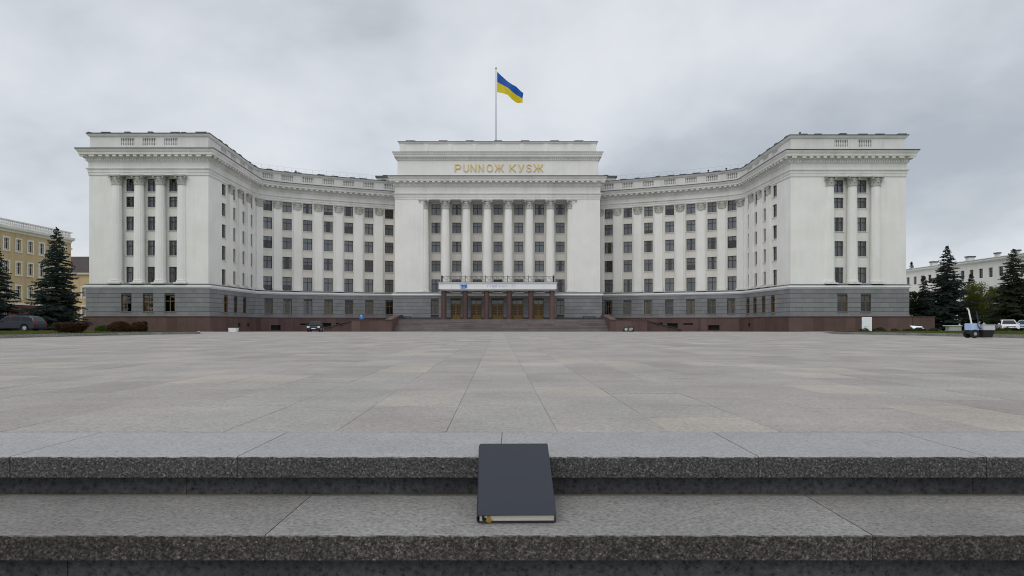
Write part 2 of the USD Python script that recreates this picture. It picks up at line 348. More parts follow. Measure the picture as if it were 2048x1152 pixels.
mat('cloth_yellow', {'p': ('principled_bsdf', {'base_color': (0.62, 0.50, 0.006), 'roughness': 0.7, 'sheen_weight': 0.2}), 't': ('translucent_bsdf', {'color': (0.75, 0.58, 0.01)}), 'm': ('mix_closure', {'fac': 0.3})},
    [('p.BSDF', 'm.closure1'), ('t.BSDF', 'm.closure2')], surface='m.closure')
def curtain_mat(name, col):
    mat(name, {'g': ('geometry', {}), 'mp': ('mapping', {'scale': (6, 6, 0.02)}), 'n': ('noise_texture', {'scale': 1.0, 'detail': 2.0}),
        'r': ('rgb_ramp', {'ramp': [(0.3, tuple(c * 0.7 for c in col)), (0.7, col)]}), 'd': ('diffuse_bsdf', {}), 't': ('translucent_bsdf', {}), 'm': ('mix_closure', {'fac': 0.3})},
        [('g.position', 'mp.vector'), ('mp.vector', 'n.vector'), ('n.fac', 'r.fac'), ('r.color', 'd.color'), ('r.color', 't.color'), ('d.BSDF', 'm.closure1'), ('t.BSDF', 'm.closure2')], surface='m.closure')
curtain_mat('curtain_white', (0.72, 0.745, 0.78))
curtain_mat('curtain_grey', (0.52, 0.54, 0.575))
curtain_mat('curtain_beige', (0.36, 0.31, 0.20))

# ------------------------------------------------------------------ ground
def g(y):
    """Height of the square: level near the steps, then a slight fall towards the building."""
    y = np.asarray(y, float)
    u = np.clip((y - 22) / 20, 0, 1)
    ramp = (u * u * u * 20 - u * u * u * u * 10)          # integral of smoothstep-like slope, reaches 10 at u = 1
    z = -0.0094 * np.where(y > 42, 10 + (np.minimum(y, 150) - 42), ramp)
    return z
def gz(y): return float(g(y))
def at(px, py, d):
    return ((px - 1024) / 1365.0 * d, d, EYE + (648 - py) / 1365.0 * d)
def X(px, d): return (px - 1024) / 1365.0 * d
SHEAR = -0.0198

ys = np.concatenate([[3.17], np.linspace(4, 59.98, 57), [60.0], np.linspace(61, 160, 60), [200, 300, 600, 1500]])
xs = np.array([-1500, -300, -120, -60, -30, -12, -4, 0, 4, 12, 30, 60, 120, 300, 1500], float)
V = np.array([[x, y, gz(y) - (0.004 if y < 60 else 0.0)] for y in ys for x in xs])
nx = len(xs)
F = np.array([[j * nx + i, j * nx + i + 1, (j + 1) * nx + i + 1, (j + 1) * nx + i] for j in range(len(ys) - 1) for i in range(nx - 1)])
mat('far_paving', {'g': ('geometry', {}), 'b': ('brick_texture', {'scale': 1.0, 'brick_width': 1.1, 'row_height': 0.52, 'mortar_size': 0.008, 'color1': (0.30, 0.285, 0.265), 'color2': (0.40, 0.38, 0.345), 'mortar': (0.12, 0.11, 0.10), 'bias': -0.2}),
    'mp': ('mapping', {'rotation': (0, 0, PI / 2)}), 'n': ('noise_texture', {'scale': 0.12, 'detail': 6.0}), 'r': ('rgb_ramp', {'ramp': [(0.3, (0.92, 0.92, 0.92)), (0.7, (1.06, 1.06, 1.06))]}),
    'm': ('mix_color', {'blend_type': 'multiply', 'fac': 1.0}), 'p': ('principled_bsdf', {'roughness': 0.75, 'specular_ior_level': 0.35})},
    [('g.position', 'mp.vector'), ('mp.vector', 'b.vector'), ('g.position', 'n.vector'), ('n.fac', 'r.fac'), ('b.color', 'm.a'), ('r.color', 'm.b'), ('m.result', 'p.base_color')])
plaza = thing('plaza', None, None, (0, 0, 0), kind='structure')
obj('ground_bed', (V, F), M['far_paving'], plaza)

# paving slabs: long courses running towards the building, cross joints at uneven distances
def lawn_left(x, y):  return (x < -17.55) if y < 39.5 else (x < -0.46 * y + 0.3)
def lawn_right(x, y): return (x > 17.65) if y < 38.5 else (x > 0.452 * y)
tiles = []
trng = np.random.default_rng(21)
for k in range(-90, 91):
    xa, xb = -0.305 + 0.516 * k + 0.0, -0.305 + 0.516 * (k + 1)
    y = 3.165 - (trng.random() * 0.9 if k % 2 else trng.random() * 0.3)
    first = True
    while y < 60:
        L = trng.choice([0.52, 0.72, 0.98, 1.1, 1.2], p=[.25, .25, .2, .2, .1]) * (1 if y < 30 else 1.3)
        if k == 0: L = trng.choice([1.05, 1.15, 0.75])
        y0, y1 = max(y, 3.165), min(y + L, 60)
        tone = float(np.clip(trng.choice([0.25, 0.38, 0.5, 0.66], p=[.25, .3, .25, .2]) + trng.normal(0, .10), 0, .76))
        if trng.random() < 0.15 and L < 1.15: tone = 0.80 + 0.17 * trng.random()
        if k == 0: tone = float(np.clip(0.78 + trng.normal(0, .10), .5, .98))
        if k in (-3, -2) and y0 < 6: tone = 0.66
        y += L
        if y1 - y0 < 0.08: continue
        xm, ym = (xa + xb) / 2 + SHEAR * (y0 - 3.16), (y0 + y1) / 2
        if abs(xm) > 0.80 * ym + 1.5 or lawn_left(xm, ym) or lawn_right(xm, ym): continue
        tiles.append((xa, xb, y0, y1, tone))
def tile_mesh(t, seed):
    xa, xb, y0, y1, tone = t
    j = 0.0012
    r = np.random.default_rng(seed)
    dz = r.normal(0, 0.0009, 4)
    e = 0.0013
    def P(x, y, z): return [x + SHEAR * (y - 3.16), y, gz(y) + z]
    h = .005 if y0 > 3.2 else .0015
    c = [(xa + j, y0 + h), (xb - j, y0 + h), (xb - j, y1 - h), (xa + j, y1 - h)]
    ci = [(xa + j + e, y0 + h + e), (xb - j - e, y0 + h + e), (xb - j - e, y1 - h - e), (xa + j + e, y1 - h - e)]
    v = [P(x, y, -0.022) for x, y in c] + [P(x, y, -0.002 + d) for (x, y), d in zip(c, dz)] + [P(x, y, d) for (x, y), d in zip(ci, dz)]
    f = []
    for a in (0, 4):
        for i in range(4):
            k = (i + 1) % 4
            f += [[a + i, a + k, a + 4 + k], [a + i, a + 4 + k, a + 4 + i]]
    f += [[8, 9, 10], [8, 10, 11]]
    return np.array(v), np.array(f)
def tile_size(t): ym = (t[2] + t[3]) / 2; return (t[1] - t[0]) * (t[3] - t[2]) * (1365 / ym) ** 2 * EYE / ym * (1 if abs((t[0] + t[1]) / 2) < .75 * ym else .01)
order = sorted(range(len(tiles)), key=lambda i: -tile_size(tiles[i]))
for i in order[:300]:
    obj('paving_slab', tile_mesh(tiles[i], i), M['paving_granite'], plaza, tone=tiles[i][4])
rest = MB()
for i in order[300:]: rest.add(tile_mesh(tiles[i], i), tiles[i][4])
obj('paving_slabs_far', rest, M['paving_granite'], plaza, vtone=rest.tones(), kind='stuff')

# ------------------------------------------------------------------ granite steps in the foreground
steps = thing('granite_steps', None, None, (0, 2.575, 0), kind='structure')
def slab(x0, x1, y0, y1, z0, z1, seed, rough=0.0026, bev=0.006):
    """A stone slab with a worn, slightly ragged front edge (front towards -y)."""
    n = max(2, int((x1 - x0) / (0.016 if abs((x0 + x1) / 2) < 2.6 else 0.12)))
    xs_ = np.linspace(x0, x1, n + 1)
    prof = [(y1, z0), (y0, z0), (y0, z0 + .004)] + [(y0, z0 + (z1 - z0) * q) for q in (.35, .7)] + [(y0, z1 - bev), (y0 + bev * .3, z1 - bev * .3), (y0 + bev, z1), (y0 + .03, z1), (y1 - .004, z1), (y1, z1 - .004)]
    m = len(prof)
    XX, QQ = np.meshgrid(xs_, np.arange(m), indexing='ij')
    pr = np.array(prof); YY, ZZ = pr[QQ, 0], pr[QQ, 1]
    p = np.stack([XX * 45, ZZ * 60 + QQ * 3.1, np.full_like(XX, seed * 7.3)], -1)
    k = np.where((QQ >= 2) & (QQ <= 7), rough, 0)
    d = (meshkit.fbm(p, 3, seed) - .5) * 2; d2 = (meshkit.noise(p * 2.3 + 50, seed) - .5) * 2
    v = np.stack([XX, YY + k * d, ZZ + np.where((QQ == 5) | (QQ == 6), k * d2 * .7, 0)], -1).reshape(-1, 3)
    f = []
    for i in range(n):
        for q in range(m):
            r_ = (q + 1) % m
            f.append([i * m + q, i * m + r_, (i + 1) * m + r_, (i + 1) * m + q])
    f = np.array(f)[:, ::-1]
    f = np.vstack([f[:, [0, 1, 2]], f[:, [0, 2, 3]]])
    caps = [[0, q, q + 1] for q in range(1, m - 1)] + [[n * m, n * m + q + 1, n * m + q] for q in range(1, m - 1)]
    return v, np.vstack([f, np.array(caps)])
def row(joints, y0, y1, z0, z1, material, name, seed0):
    FILL.append((joints[0] + .01, joints[-1] - .01, y0 + .004, y1 - .004, z0 + .004, z1 - .0022))
    for i, (a, b) in enumerate(zip(joints[:-1], joints[1:])):
        obj(name, slab(a + .0017, b - .0017, y0, y1, z0, z1, seed0 + i), material, steps, smooth=35, tone=float(rng.random()))
E_S = 0.154
FILL = []
top_j = [-9.4, -8.5, -7.6, -6.6, -5.6, -4.7, -3.75, -2.8, -1.894, -1.036, -.045, .93, 1.79, 2.7, 3.6, 4.6, 5.5, 6.5, 7.4, 8.4, 9.3]
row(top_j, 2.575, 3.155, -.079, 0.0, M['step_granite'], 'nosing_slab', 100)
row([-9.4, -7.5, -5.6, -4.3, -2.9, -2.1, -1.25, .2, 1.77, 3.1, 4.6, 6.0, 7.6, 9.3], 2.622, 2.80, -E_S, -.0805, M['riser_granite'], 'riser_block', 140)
tj = [-9.4, -7.6, -6.2, -4.4, -2.65, -.765, 1.117, 3.0, 4.9, 6.8, 9.3]
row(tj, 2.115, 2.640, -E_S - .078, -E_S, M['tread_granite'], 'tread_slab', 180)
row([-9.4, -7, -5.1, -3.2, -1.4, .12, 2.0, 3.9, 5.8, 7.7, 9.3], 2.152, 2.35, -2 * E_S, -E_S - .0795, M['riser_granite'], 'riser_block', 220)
for k in range(2, 7):
    y0 = 2.115 - .46 * (k - 1)
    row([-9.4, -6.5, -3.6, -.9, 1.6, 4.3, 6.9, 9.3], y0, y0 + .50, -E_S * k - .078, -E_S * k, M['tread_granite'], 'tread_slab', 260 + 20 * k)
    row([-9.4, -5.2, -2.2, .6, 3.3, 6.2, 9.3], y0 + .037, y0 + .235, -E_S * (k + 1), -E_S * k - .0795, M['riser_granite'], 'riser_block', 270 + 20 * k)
core = MB()
core.box(-9.4, 9.4, 2.80, 3.16, -1.3, -.085)
for k in range(1, 7): core.box(-9.38, 9.38, 2.36 - .46 * (k - 1), 2.79 - .46 * (k - 1) + (0 if k == 1 else .0), -1.3, -E_S * k - .083)
obj('step_core', core, M['joint_mortar'], steps)
b = MB(); b.box(-9.39, 9.39, 3.152, 3.169, -.05, -.003); b.box(-9.39, 9.39, 2.60, 2.611, -E_S, -E_S + .003)
for q in FILL: b.box(*q)
obj('joint_filling', b, M['joint_mortar'], steps)
low = MB(); low.box(-30, 30, -12, 0.0, -1.4, -E_S * 7)
obj('lower_pavement', low, M['asphalt'], None, kind='structure')
side = MB()
side.box(-30, -9.41, 0.0, 3.169, -1.4, -.012); side.box(9.41, 30, 0.0, 3.169, -1.4, -.012)
obj('terrace_edge', side, M['brown_granite'], None, kind='structure')

# ------------------------------------------------------------------ notebook
NB_L, NB_W, NB_T = 0.400, 0.261, 0.033
p0, p1 = np.array([2.243, -.1535]), np.array([2.575, .0030])
ang = math.atan2(p1[1] - p0[1], p1[0] - p0[0])
book = thing('notebook', 'large black hardcover notebook leaning on the edge of the granite steps', 'notebook', (0.0145, 2.2400, -.1530), rot=1.6, rotx=math.degrees(ang), local=True)
hw = NB_W / 2
def board(z0, z1):
    poly = sg.box(-hw + .012, 0, hw, NB_L)
    corner = sg.box(-hw + .012, 0, hw - .006, NB_L).union(sg.box(-hw + .012, .006, hw, NB_L - .006)).union(sg.Point(hw - .006, .006).buffer(.006)).union(sg.Point(hw - .006, NB_L - .006).buffer(.006))
    m = extrude(poly.intersection(corner), z1 - z0); m.apply_translation([0, 0, z0]); return m
def soft(poly, z0, z1, r=.0012):
    a = extrude(poly, z1 - z0 - 2 * r); a.apply_translation([0, 0, z0 + r])
    c = m3.CrossSection([np.array(sg.polygon.orient(poly).exterior.coords)[:-1]])
    parts = [m3.Manifold.extrude(c, z1 - z0 - 2 * r).translate([0, 0, z0 + r]), m3.Manifold.extrude(c.offset(-r, m3.JoinType.Round), z1 - z0).translate([0, 0, z0])]
    return m3.Manifold.batch_hull(parts)
bp = sg.box(-hw + .004, 0, hw, NB_L).buffer(-.006).buffer(.006)
obj('front_cover', soft(bp, NB_T - .0035, NB_T), M['notebook_leather'], book, smooth=40)
obj('back_cover', soft(bp, 0, .0035), M['notebook_leather'], book, smooth=40)
th = np.linspace(-PI / 2, PI / 2, 13)
r0 = NB_T / 2
outer = [(-hw + .012 - r0 * 0.75 * math.cos(t), r0 + r0 * math.sin(t)) for t in th]
inner = [(-hw + .012 - (r0 * 0.75 - .003) * math.cos(t), r0 + (r0 - .003) * math.sin(t)) for t in th[::-1]]
sp = extrude(sg.Polygon(outer + inner), NB_L - .002)
v, f = as_vf(sp); v = np.stack([v[:, 0], v[:, 2] + .001, v[:, 1]], 1)
obj('spine', (v, f[:, ::-1]), M['notebook_leather'], book, smooth=35)
pg = MB(); hy = .0062
for k in range(9):
    z0 = .0036 + (NB_T - .0072) * k / 9; dx = .0004 * ((k * 7) % 5)
    pg.box(-hw + .010, hw - .0062 - dx, hy - .0003 * ((k * 3) % 4), NB_L - .005, z0, .0036 + (NB_T - .0072) * (k + 1) / 9 - .00006)
obj('page_block', pg, M['paper_edge'], book)
gr = MB(); gr.box(-hw + .020, hw - .001, NB_L * 0 + .0, .0002, NB_T - .0046, NB_T - .0036)
rb = MB()
rb.add(xf(trimesh.creation.box((.010, .003, .017)), T=(-hw + .040, .0040, .0165)))
rb.add(xf(trimesh.creation.box((.013, .004, .0035)), R=roty(.4), T=(-hw + .036, .0015, .0070)))
rb.add(xf(trimesh.creation.box((.011, .004, .0035)), R=roty(-.5), T=(-hw + .047, .0015, .0090)))
rb.add(xf(trimesh.creation.box((.014, .002, .003)), R=roty(.2), T=(-hw + .041, .0010, .0034)))
obj('ribbon', rb, M['ribbon_gold'], book)
hb = MB(); hb.add(xf(trimesh.creation.cylinder(.0042, .018, sections=10), T=(-hw + .022, .006, .017)))
hb.add(xf(trimesh.creation.box((.006, .004, .012)), T=(-hw + .029, .005, .012)))
obj('head_band', hb, M['ribbon_black'], book)
el = MB(); el.box(hw - .0055, hw - .0025, .001, .004, .004, NB_T - .0046)
obj('elastic_loop', el, M['ribbon_black'], book)

# ------------------------------------------------------------------ facade paths
class Path:
    def __init__(s, pts, zk=None):
        s.V = np.array(pts, float)
        d = np.diff(s.V, axis=0); L = np.linalg.norm(d, axis=1); t = d / L[:, None]
        s.T = t; s.N = np.stack([t[:, 1], -t[:, 0]], 1)
        s.S = np.concatenate([[0], np.cumsum(L)])
        n = len(pts); s.M = np.zeros((n, 2)); s.M[0], s.M[-1] = s.N[0], s.N[-1]
        for i in range(1, n - 1):
            a = s.N[i - 1] + s.N[i]; s.M[i] = a / (a @ a) * 2
        s.zk = np.ones(n) if zk is None else np.array(zk, float)
    def map(s, a):
        """(s, t, z) -> world"""
        a = np.asarray(a, float); i = np.clip(np.searchsorted(s.S, a[:, 0], 'right') - 1, 0, len(s.S) - 2)
        u = ((a[:, 0] - s.S[i]) / (s.S[i + 1] - s.S[i]))[:, None]
        p = s.V[i] + u * (s.V[i + 1] - s.V[i]) + a[:, 1:2] * ((1 - u) * s.M[i] + u * s.M[i + 1])
        k = ((1 - u) * s.zk[i][:, None] + u * s.zk[i + 1][:, None])[:, 0]
        z = np.where(a[:, 2] > 22.2, 22.2 + (a[:, 2] - 22.2) * k, a[:, 2])
        return np.column_stack([p, z])
    def box(s, s0, s1, t0, t1, z0, z1):
        v = np.array([[s0, t1, z0], [s1, t1, z0], [s1, t0, z0], [s0, t0, z0], [s0, t1, z1], [s1, t1, z1], [s1, t0, z1], [s0, t0, z1]], float)
        return s.map(v), BOXF
    def frame(s, a):
        i = int(np.clip(np.searchsorted(s.S, a, 'right') - 1, 0, len(s.S) - 2))
        return s.map([[a, 0, 0]])[0], s.T[i], s.N[i]
    def place(s, mesh, a, t, z, n=None):
        """mesh in (along, outward, up) -> world at path position a"""
        p, T, N = s.frame(a)
        if n is not None: N = np.array(n); T = np.array([-N[1], N[0]])
        v, f = as_vf(mesh)
        w = np.column_stack([p[0] + v[:, 0] * T[0] + (v[:, 1] + t) * N[0], p[1] + v[:, 0] * T[1] + (v[:, 1] + t) * N[1], v[:, 2] + z])
        return w, f[:, ::-1]
    def sweep(s, prof, i0=0, i1=None, close=True):
        i1 = len(s.V) - 1 if i1 is None else i1
        prof = np.array(prof, float); m = len(prof); v = []
        for i in range(i0, i1 + 1):
            v.append(s.map(np.column_stack([np.full(m, s.S[i]), prof[:, 0], prof[:, 1]])) if i < len(s.V) - 1 else s.map(np.column_stack([np.full(m, s.S[i] - 1e-9), prof[:, 0], prof[:, 1]])))
        v = np.vstack(v); f = []
        for i in range(i1 - i0):
            for q in range(m if close else m - 1):
                r_ = (q + 1) % m
                f.append([i * m + q, (i + 1) * m + q, (i + 1) * m + r_, i * m + r_])
        f = np.array(f); f = np.vstack([f[:, [0, 1, 2]], f[:, [0, 2, 3]]])
        return v, f
    def wall(s, s0, s1, z0, z1, holes=(), t=0.0, thick=0.42):
        """A wall slab between s0 and s1 with openings (sc, w, zc, h); cut at the path's bends so that it follows them."""
        out = MB()
        poly = sg.box(s0, z0, s1, z1)
        for c, w, zc, h in holes: poly = poly.difference(sg.box(c - w / 2, zc - h / 2, c + w / 2, zc + h / 2))
        bends = [s.S[i] for i in range(1, len(s.S) - 1) if s0 + 1e-6 < s.S[i] < s1 - 1e-6 and abs(s.T[i - 1] @ s.T[i]) < .9999]
        e = [s0] + bends + [s1]
        for a, b in zip(e[:-1], e[1:]):
            v, f = as_vf(extrude(poly.intersection(sg.box(a, z0 - 1, b, z1 + 1)) if bends else poly, thick))
            sv = np.where(v[:, 0] > b - 1e-9, b - 1e-9, v[:, 0])
            out.add((s.map(np.column_stack([sv, v[:, 2] - thick + t, v[:, 1]])), f[:, ::-1]))
        return out

def near(a, b, d): return np.array(a) + (np.array(b) - np.array(a)) / np.linalg.norm(np.array(b) - np.array(a)) * d

# ------------------------------------------------------------------ the government building
CX = -2.55
bld = thing('government_building', 'long white classical government building with concave wings, grey base and brown granite plinth', 'building', (CX, 120, gz(120)))
Z_PL, Z_GR, Z_BAND, Z_ARC = 1.62, 5.72, 6.36, 22.2
T_PL, T_GR, T_BAND = 0.60, 0.30, 0.52
blocks, panels = [], []
win_count = 0
wrng = np.random.default_rng(5)

def window(P, c, w, zc, h, t, wood='window_wood', sill=True, curtain=None, base=False):
    """Casement window with cross bars, panes, curtains behind."""
    global win_count; win_count += 1
    W = sub(bld, 'window')
    z0, z1, a, b_ = zc - h / 2, zc + h / 2, c - w / 2, c + w / 2
    tf = t - 0.20
    fr = MB(); k = 0.075
    zt = z0 + h * 0.64
    fr.add(P.box(a, a + k, tf - .09, tf, z0, z1)); fr.add(P.box(b_ - k, b_, tf - .09, tf, z0, z1))
    fr.add(P.box(a + k, b_ - k, tf - .09, tf, z0, z0 + k)); fr.add(P.box(a + k, b_ - k, tf - .09, tf, z1 - k, z1))
    fr.add(P.box(a + k, b_ - k, tf - .085, tf + .012, zt - .055, zt + .055))
    fr.add(P.box(c - .055, c + .055, tf - .085, tf + .008, z0 + k, zt - .055)); fr.add(P.box(c - .04, c + .04, tf - .085, tf + .004, zt + .055, z1 - k))
    obj('frame', fr, M[wood], W)
    gl = MB()
    v = P.map([[a + k, tf - .05, z0 + k], [b_ - k, tf - .05, z0 + k], [b_ - k, tf - .05, z1 - k], [a + k, tf - .05, z1 - k]])
    # each pane leans a hair differently, so reflections differ from window to window
    tilt = wrng.normal(0, 0.006, 4)
    v2 = P.map([[a + k, tf - .05 + tilt[0], z0 + k], [b_ - k, tf - .05 + tilt[1], z0 + k], [b_ - k, tf - .05 + tilt[2], z1 - k], [a + k, tf - .05 + tilt[3], z1 - k]])
    obj('pane', (v2, np.array([[0, 1, 2], [0, 2, 3]])), M['window_glass'], W)
    r = wrng.random()
    kind = curtain or (('both' if r < .45 else 'full' if r < .62 else 'blind' if r < .72 else 'none') if base else ('full' if r < .66 else 'both' if r < .86 else 'blind' if r < .94 else 'none'))
    cm = ('curtain_beige' if wrng.random() < .6 else 'curtain_grey') if base else ('curtain_white' if wrng.random() < .5 else 'curtain_grey')
    cu = MB()
    def cloth(x0, x1, zb):
        n = max(3, int((x1 - x0) / .07)); xs_ = np.linspace(x0, x1, n + 1); vv = []
        for i, x in enumerate(xs_):
            tt = tf - .17 + (.02 if i % 2 else -.02) + wrng.normal(0, .01)
            vv += [[x, tt, zb], [x, tt, z1 + .05]]
        vv = P.map(np.array(vv)); ff = []
        for i in range(n): ff += [[2 * i, 2 * i + 2, 2 * i + 3], [2 * i, 2 * i + 3, 2 * i + 1]]
        cu.add((vv, np.array(ff)))
    if kind == 'both':
        q = w * wrng.uniform(.2, .42); cloth(a - .05, a + q, z0 - .05); cloth(b_ - q * wrng.uniform(.7, 1.1), b_ + .05, z0 - .05)
    elif kind == 'full': cloth(a - .05, b_ + .05, z0 - .05)
    elif kind == 'blind': cloth(a - .05, b_ + .05, z0 + h * wrng.uniform(.3, .7))
    if not cu.empty(): obj('curtain', cu, M[cm], W)
    if sill: obj('sill', P.box(a - .08, b_ + .08, t - .20, t + .10, z0 - .09, z0 + .005), M['white_trim' if not base else 'grey_block'], W, tone=.6)

def grey_courses(P, s0, s1, holes, zlo=Z_PL, seed=0, t=T_GR):
    """Rusticated grey stone: every block its own piece, recessed joints."""
    r = np.random.default_rng(seed)
    zs = [Z_PL, 2.30, 2.97, 3.64, 4.31, 4.98, Z_GR]
    for q, (za, zb) in enumerate(zip(zs[:-1], zs[1:])):
        if zb < zlo + .1: continue
        za = max(za, zlo)
        cut = sorted({x for c, w, zc, h in holes if zc - h / 2 < zb - .02 and zc + h / 2 > za + .02 for x in (c - w / 2, c + w / 2)})
        spans, x = [], s0
        for a, b_ in zip(cut[::2], cut[1::2]):
            if a > x + .03: spans.append((x, a))
            x = b_
        if x < s1 - .03: spans.append((x, s1))
        for a, b_ in spans:
            n = max(1, round((b_ - a) / 1.45)); off = .5 if q % 2 else 0
            e = [a] + [a + (b_ - a) * (i + off) / n for i in range(0 if off else 1, n)] + [b_]
            e = [a] + [x for x in e[1:-1] if a + .25 < x < b_ - .25] + [b_]
            bends = [x for x in P.S if a + .02 < x < b_ - .02]
            e = sorted(set([x for x in e if all(abs(x - c) > .3 for c in bends) or x in (a, b_)] + bends))
            for u, v_ in zip(e[:-1], e[1:]):
                blocks.append((P, u + .005, v_ - .005, t - .06, t + r.normal(0, .006), za + .028, zb - .028, float(r.random())))
def base_wall(P, s0, s1, holes, seed, zlo=Z_PL):
    obj('base_wall', P.wall(s0, s1, zlo - .3 if zlo < 1.5 else zlo, Z_GR, holes, t=T_GR - .05, thick=.8), M['block_backing'], bld)
    grey_courses(P, s0, s1, holes, zlo, seed)
def arch_shape(c, w, zc, h): return affinity.scale(sg.Point(c, zc - h / 2).buffer(1, quad_segs=10), w / 2, h).intersection(sg.box(c - w, zc - h / 2, c + w, zc + h))
def plinth(P, s0, s1, seed, holes=(), ztop=Z_PL, t=T_PL, arch=False):
    """Brown granite plinth of upright slabs on a backing."""
    r = np.random.default_rng(seed)
    n = max(1, round((s1 - s0) / 1.5)); e = np.linspace(s0, s1, n + 1)
    bends = [x for x in P.S if s0 + .05 < x < s1 - .05]
    e = sorted([x for x in e if all(abs(x - b_) > .4 for b_ in bends)] + bends)
    for a, b_ in zip(e[:-1], e[1:]):
        poly = sg.box(a + .008, -2.0, b_ - .008, ztop - .12)
        for c, w, zc, h in holes: poly = poly.difference(arch_shape(c, w, zc, h) if arch else sg.box(c - w / 2, zc - h / 2, c + w / 2, zc + h / 2))
        if poly.is_empty or poly.area < .05: continue
        panels.append((P, poly, t, float(r.random())))
    back = P.wall(s0, s1, -2.0, ztop - .005, holes, t=t - .03, thick=.5)
    obj('plinth_backing', back, M['block_backing'], bld)
    for c, w, zc, h in holes:
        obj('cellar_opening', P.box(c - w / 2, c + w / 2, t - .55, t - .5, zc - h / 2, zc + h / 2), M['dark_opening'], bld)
    for a, b_ in zip(e[:-1], e[1:]):
        obj('plinth_cap', P.box(a + .004, b_ - .004, -.1, t + .05, ztop - .11, ztop), M['brown_granite'], bld, tone=float(r.random()) * .5)

# Corinthian capital, unit: half width 1 at the top, height 1
def capital(rb, rt, h, square=False):
    m = MB()
    m.add(lathe([(rb * 1.04, 0), (rb * 1.10, .03 * h), (rb * 1.04, .06 * h), (rb * .98, .1 * h), (rb * 1.0, .5 * h), (rb * 1.12, .78 * h), (rt * .93, .86 * h)], 16))
    for tier, (zb, zh, n, off, out) in enumerate(((.05, .36, 8, 0, .20), (.08, .58, 8, .5, .27))):
        for k in range(n):
            a = (k + off) * 2 * PI / n
            pts = []
            for u in np.linspace(0, 1, 6):
                rr = rb * (1.02 + out * (1.15 * u ** 3)); z = (zb + zh * math.sin(u * PI * .56) / math.sin(PI * .56)) * h
                wd = rb * .30 * (1 - .35 * u) * (1.0 if u < .9 else .7)
                if u == 1: z -= .05 * h; rr += rb * .10
                pts.append((rr, z, wd))
            v, f = [], []
            for rr, z, wd in pts:
                v += [[rr * .94, -wd, z], [rr * 1.05, 0, z + .01], [rr * .94, wd, z], [rr * .9, 0, z - .02 * h]]
            for q in range(5):
                o = 4 * q
                for i in range(4):
                    j = (i + 1) % 4
                    f += [[o + i, o + j, o + 4 + j], [o + i, o + 4 + j, o + 4 + i]]
            m.add(xf((np.array(v), np.array(f)[:, ::-1]), R=rotz(a)))
    for k in range(4):                                   # corner volutes
        a = PI / 4 + k * PI / 2; d = rt * 1.42
        for s_ in (-1, 1):
            c = np.array([d * math.cos(a), d * math.sin(a), .76 * h]); tv = np.array([-math.sin(a), math.cos(a), 0]) * s_
            m.cyl(c + tv * rb * .03, c + tv * rb * .24, rb * .22, rb * .16, 8)
        m.cyl([rb * .75 * math.cos(a), rb * .75 * math.sin(a), .5 * h], [d * .95 * math.cos(a), d * .95 * math.sin(a), .84 * h], rb * .12, rb * .16, 6)
    for k in range(4):
        a = k * PI / 2
        m.add(xf(trimesh.creation.icosphere(1, rb * .17), T=(rt * 1.02 * math.cos(a), rt * 1.02 * math.sin(a), .90 * h)))
    w = rt * 1.32
    ab = [(-w, -w * .98), (0, -w * .86), (w, -w * .98), (w * .86, 0), (w, w * .98), (0, w * .86), (-w, w * .98), (-w * .86, 0)]
    e = extrude(sg.Polygon([(x * (.97 if True else 1), y) for x, y in ab]), .13 * h); e.apply_translation([0, 0, .87 * h]); m.add(e)
    return m.vf()
CAP_R = capital(.64, .70, 1.5)
CAP_P = capital(.66, .70, 1.40)

def column(P, a, t, z0, z1, r0, r1, hcap=1.45):
    C = sub(bld, 'column')
    zs = np.linspace(0, 1, 9); H = z1 - hcap - z0 - .55
    prof = [(r0 * (1 - u) + r1 * u + .02 * math.sin(PI * u), .55 + H * u) for u in zs]
    obj('shaft', P.place(lathe(prof, 60, .07, 20), a, t, z0), M['white_stucco'], C, smooth=40)
    ba = MB(); ba.add(trimesh.creation.box((r0 * 2.5, r0 * 2.5, .2), transform=trimesh.transformations.translation_matrix([0, 0, .1])))
    ba.add(lathe([(r0 * 1.2, .2), (r0 * 1.25, .27), (r0 * 1.2, .34), (r0 * 1.08, .37), (r0 * 1.08, .42), (r0 * 1.14, .46), (r0 * 1.12, .51), (r0 * 1.0, .56)], 28))
    obj('base', P.place(ba, a, t, z0), M['white_trim'], C, smooth=30)
    obj('capital', P.place(xf(CAP_R, S=(r1 / .62, r1 / .62, hcap / 1.5)), a, t, z1 - hcap), M['carved_plaster'], C, smooth=30)

def pilaster(P, a, z0, z1, w=1.32, hcap=1.4, n=None):
    C = sub(bld, 'pilaster')
    sh = MB(); sh.box(-w / 2 - .2, w / 2 + .2, -.1, .16, z0 + .4, z1 - .02)
    sh.box(-w / 2, w / 2, 0, .40, z0 + .4, z1 - hcap)
    obj('shaft', P.place(sh, a, 0, 0, n), M['white_stucco'], C)
    ba = MB(); ba.box(-w / 2 - .2, w / 2 + .2, -.1, .56, z0, z0 + .22); ba.box(-w / 2 - .12, w / 2 + .12, -.1, .50, z0 + .22, z0 + .34); ba.box(-w / 2 - .05, w / 2 + .05, -.1, .445, z0 + .34, z0 + .42)
    obj('base', P.place(ba, a, 0, 0, n), M['white_trim'], C)
    obj('capital', P.place(xf(CAP_P, S=(w / 2 / .66, .50, hcap / 1.4)), a, .20, z1 - hcap, n), M['carved_plaster'], C, smooth=30)

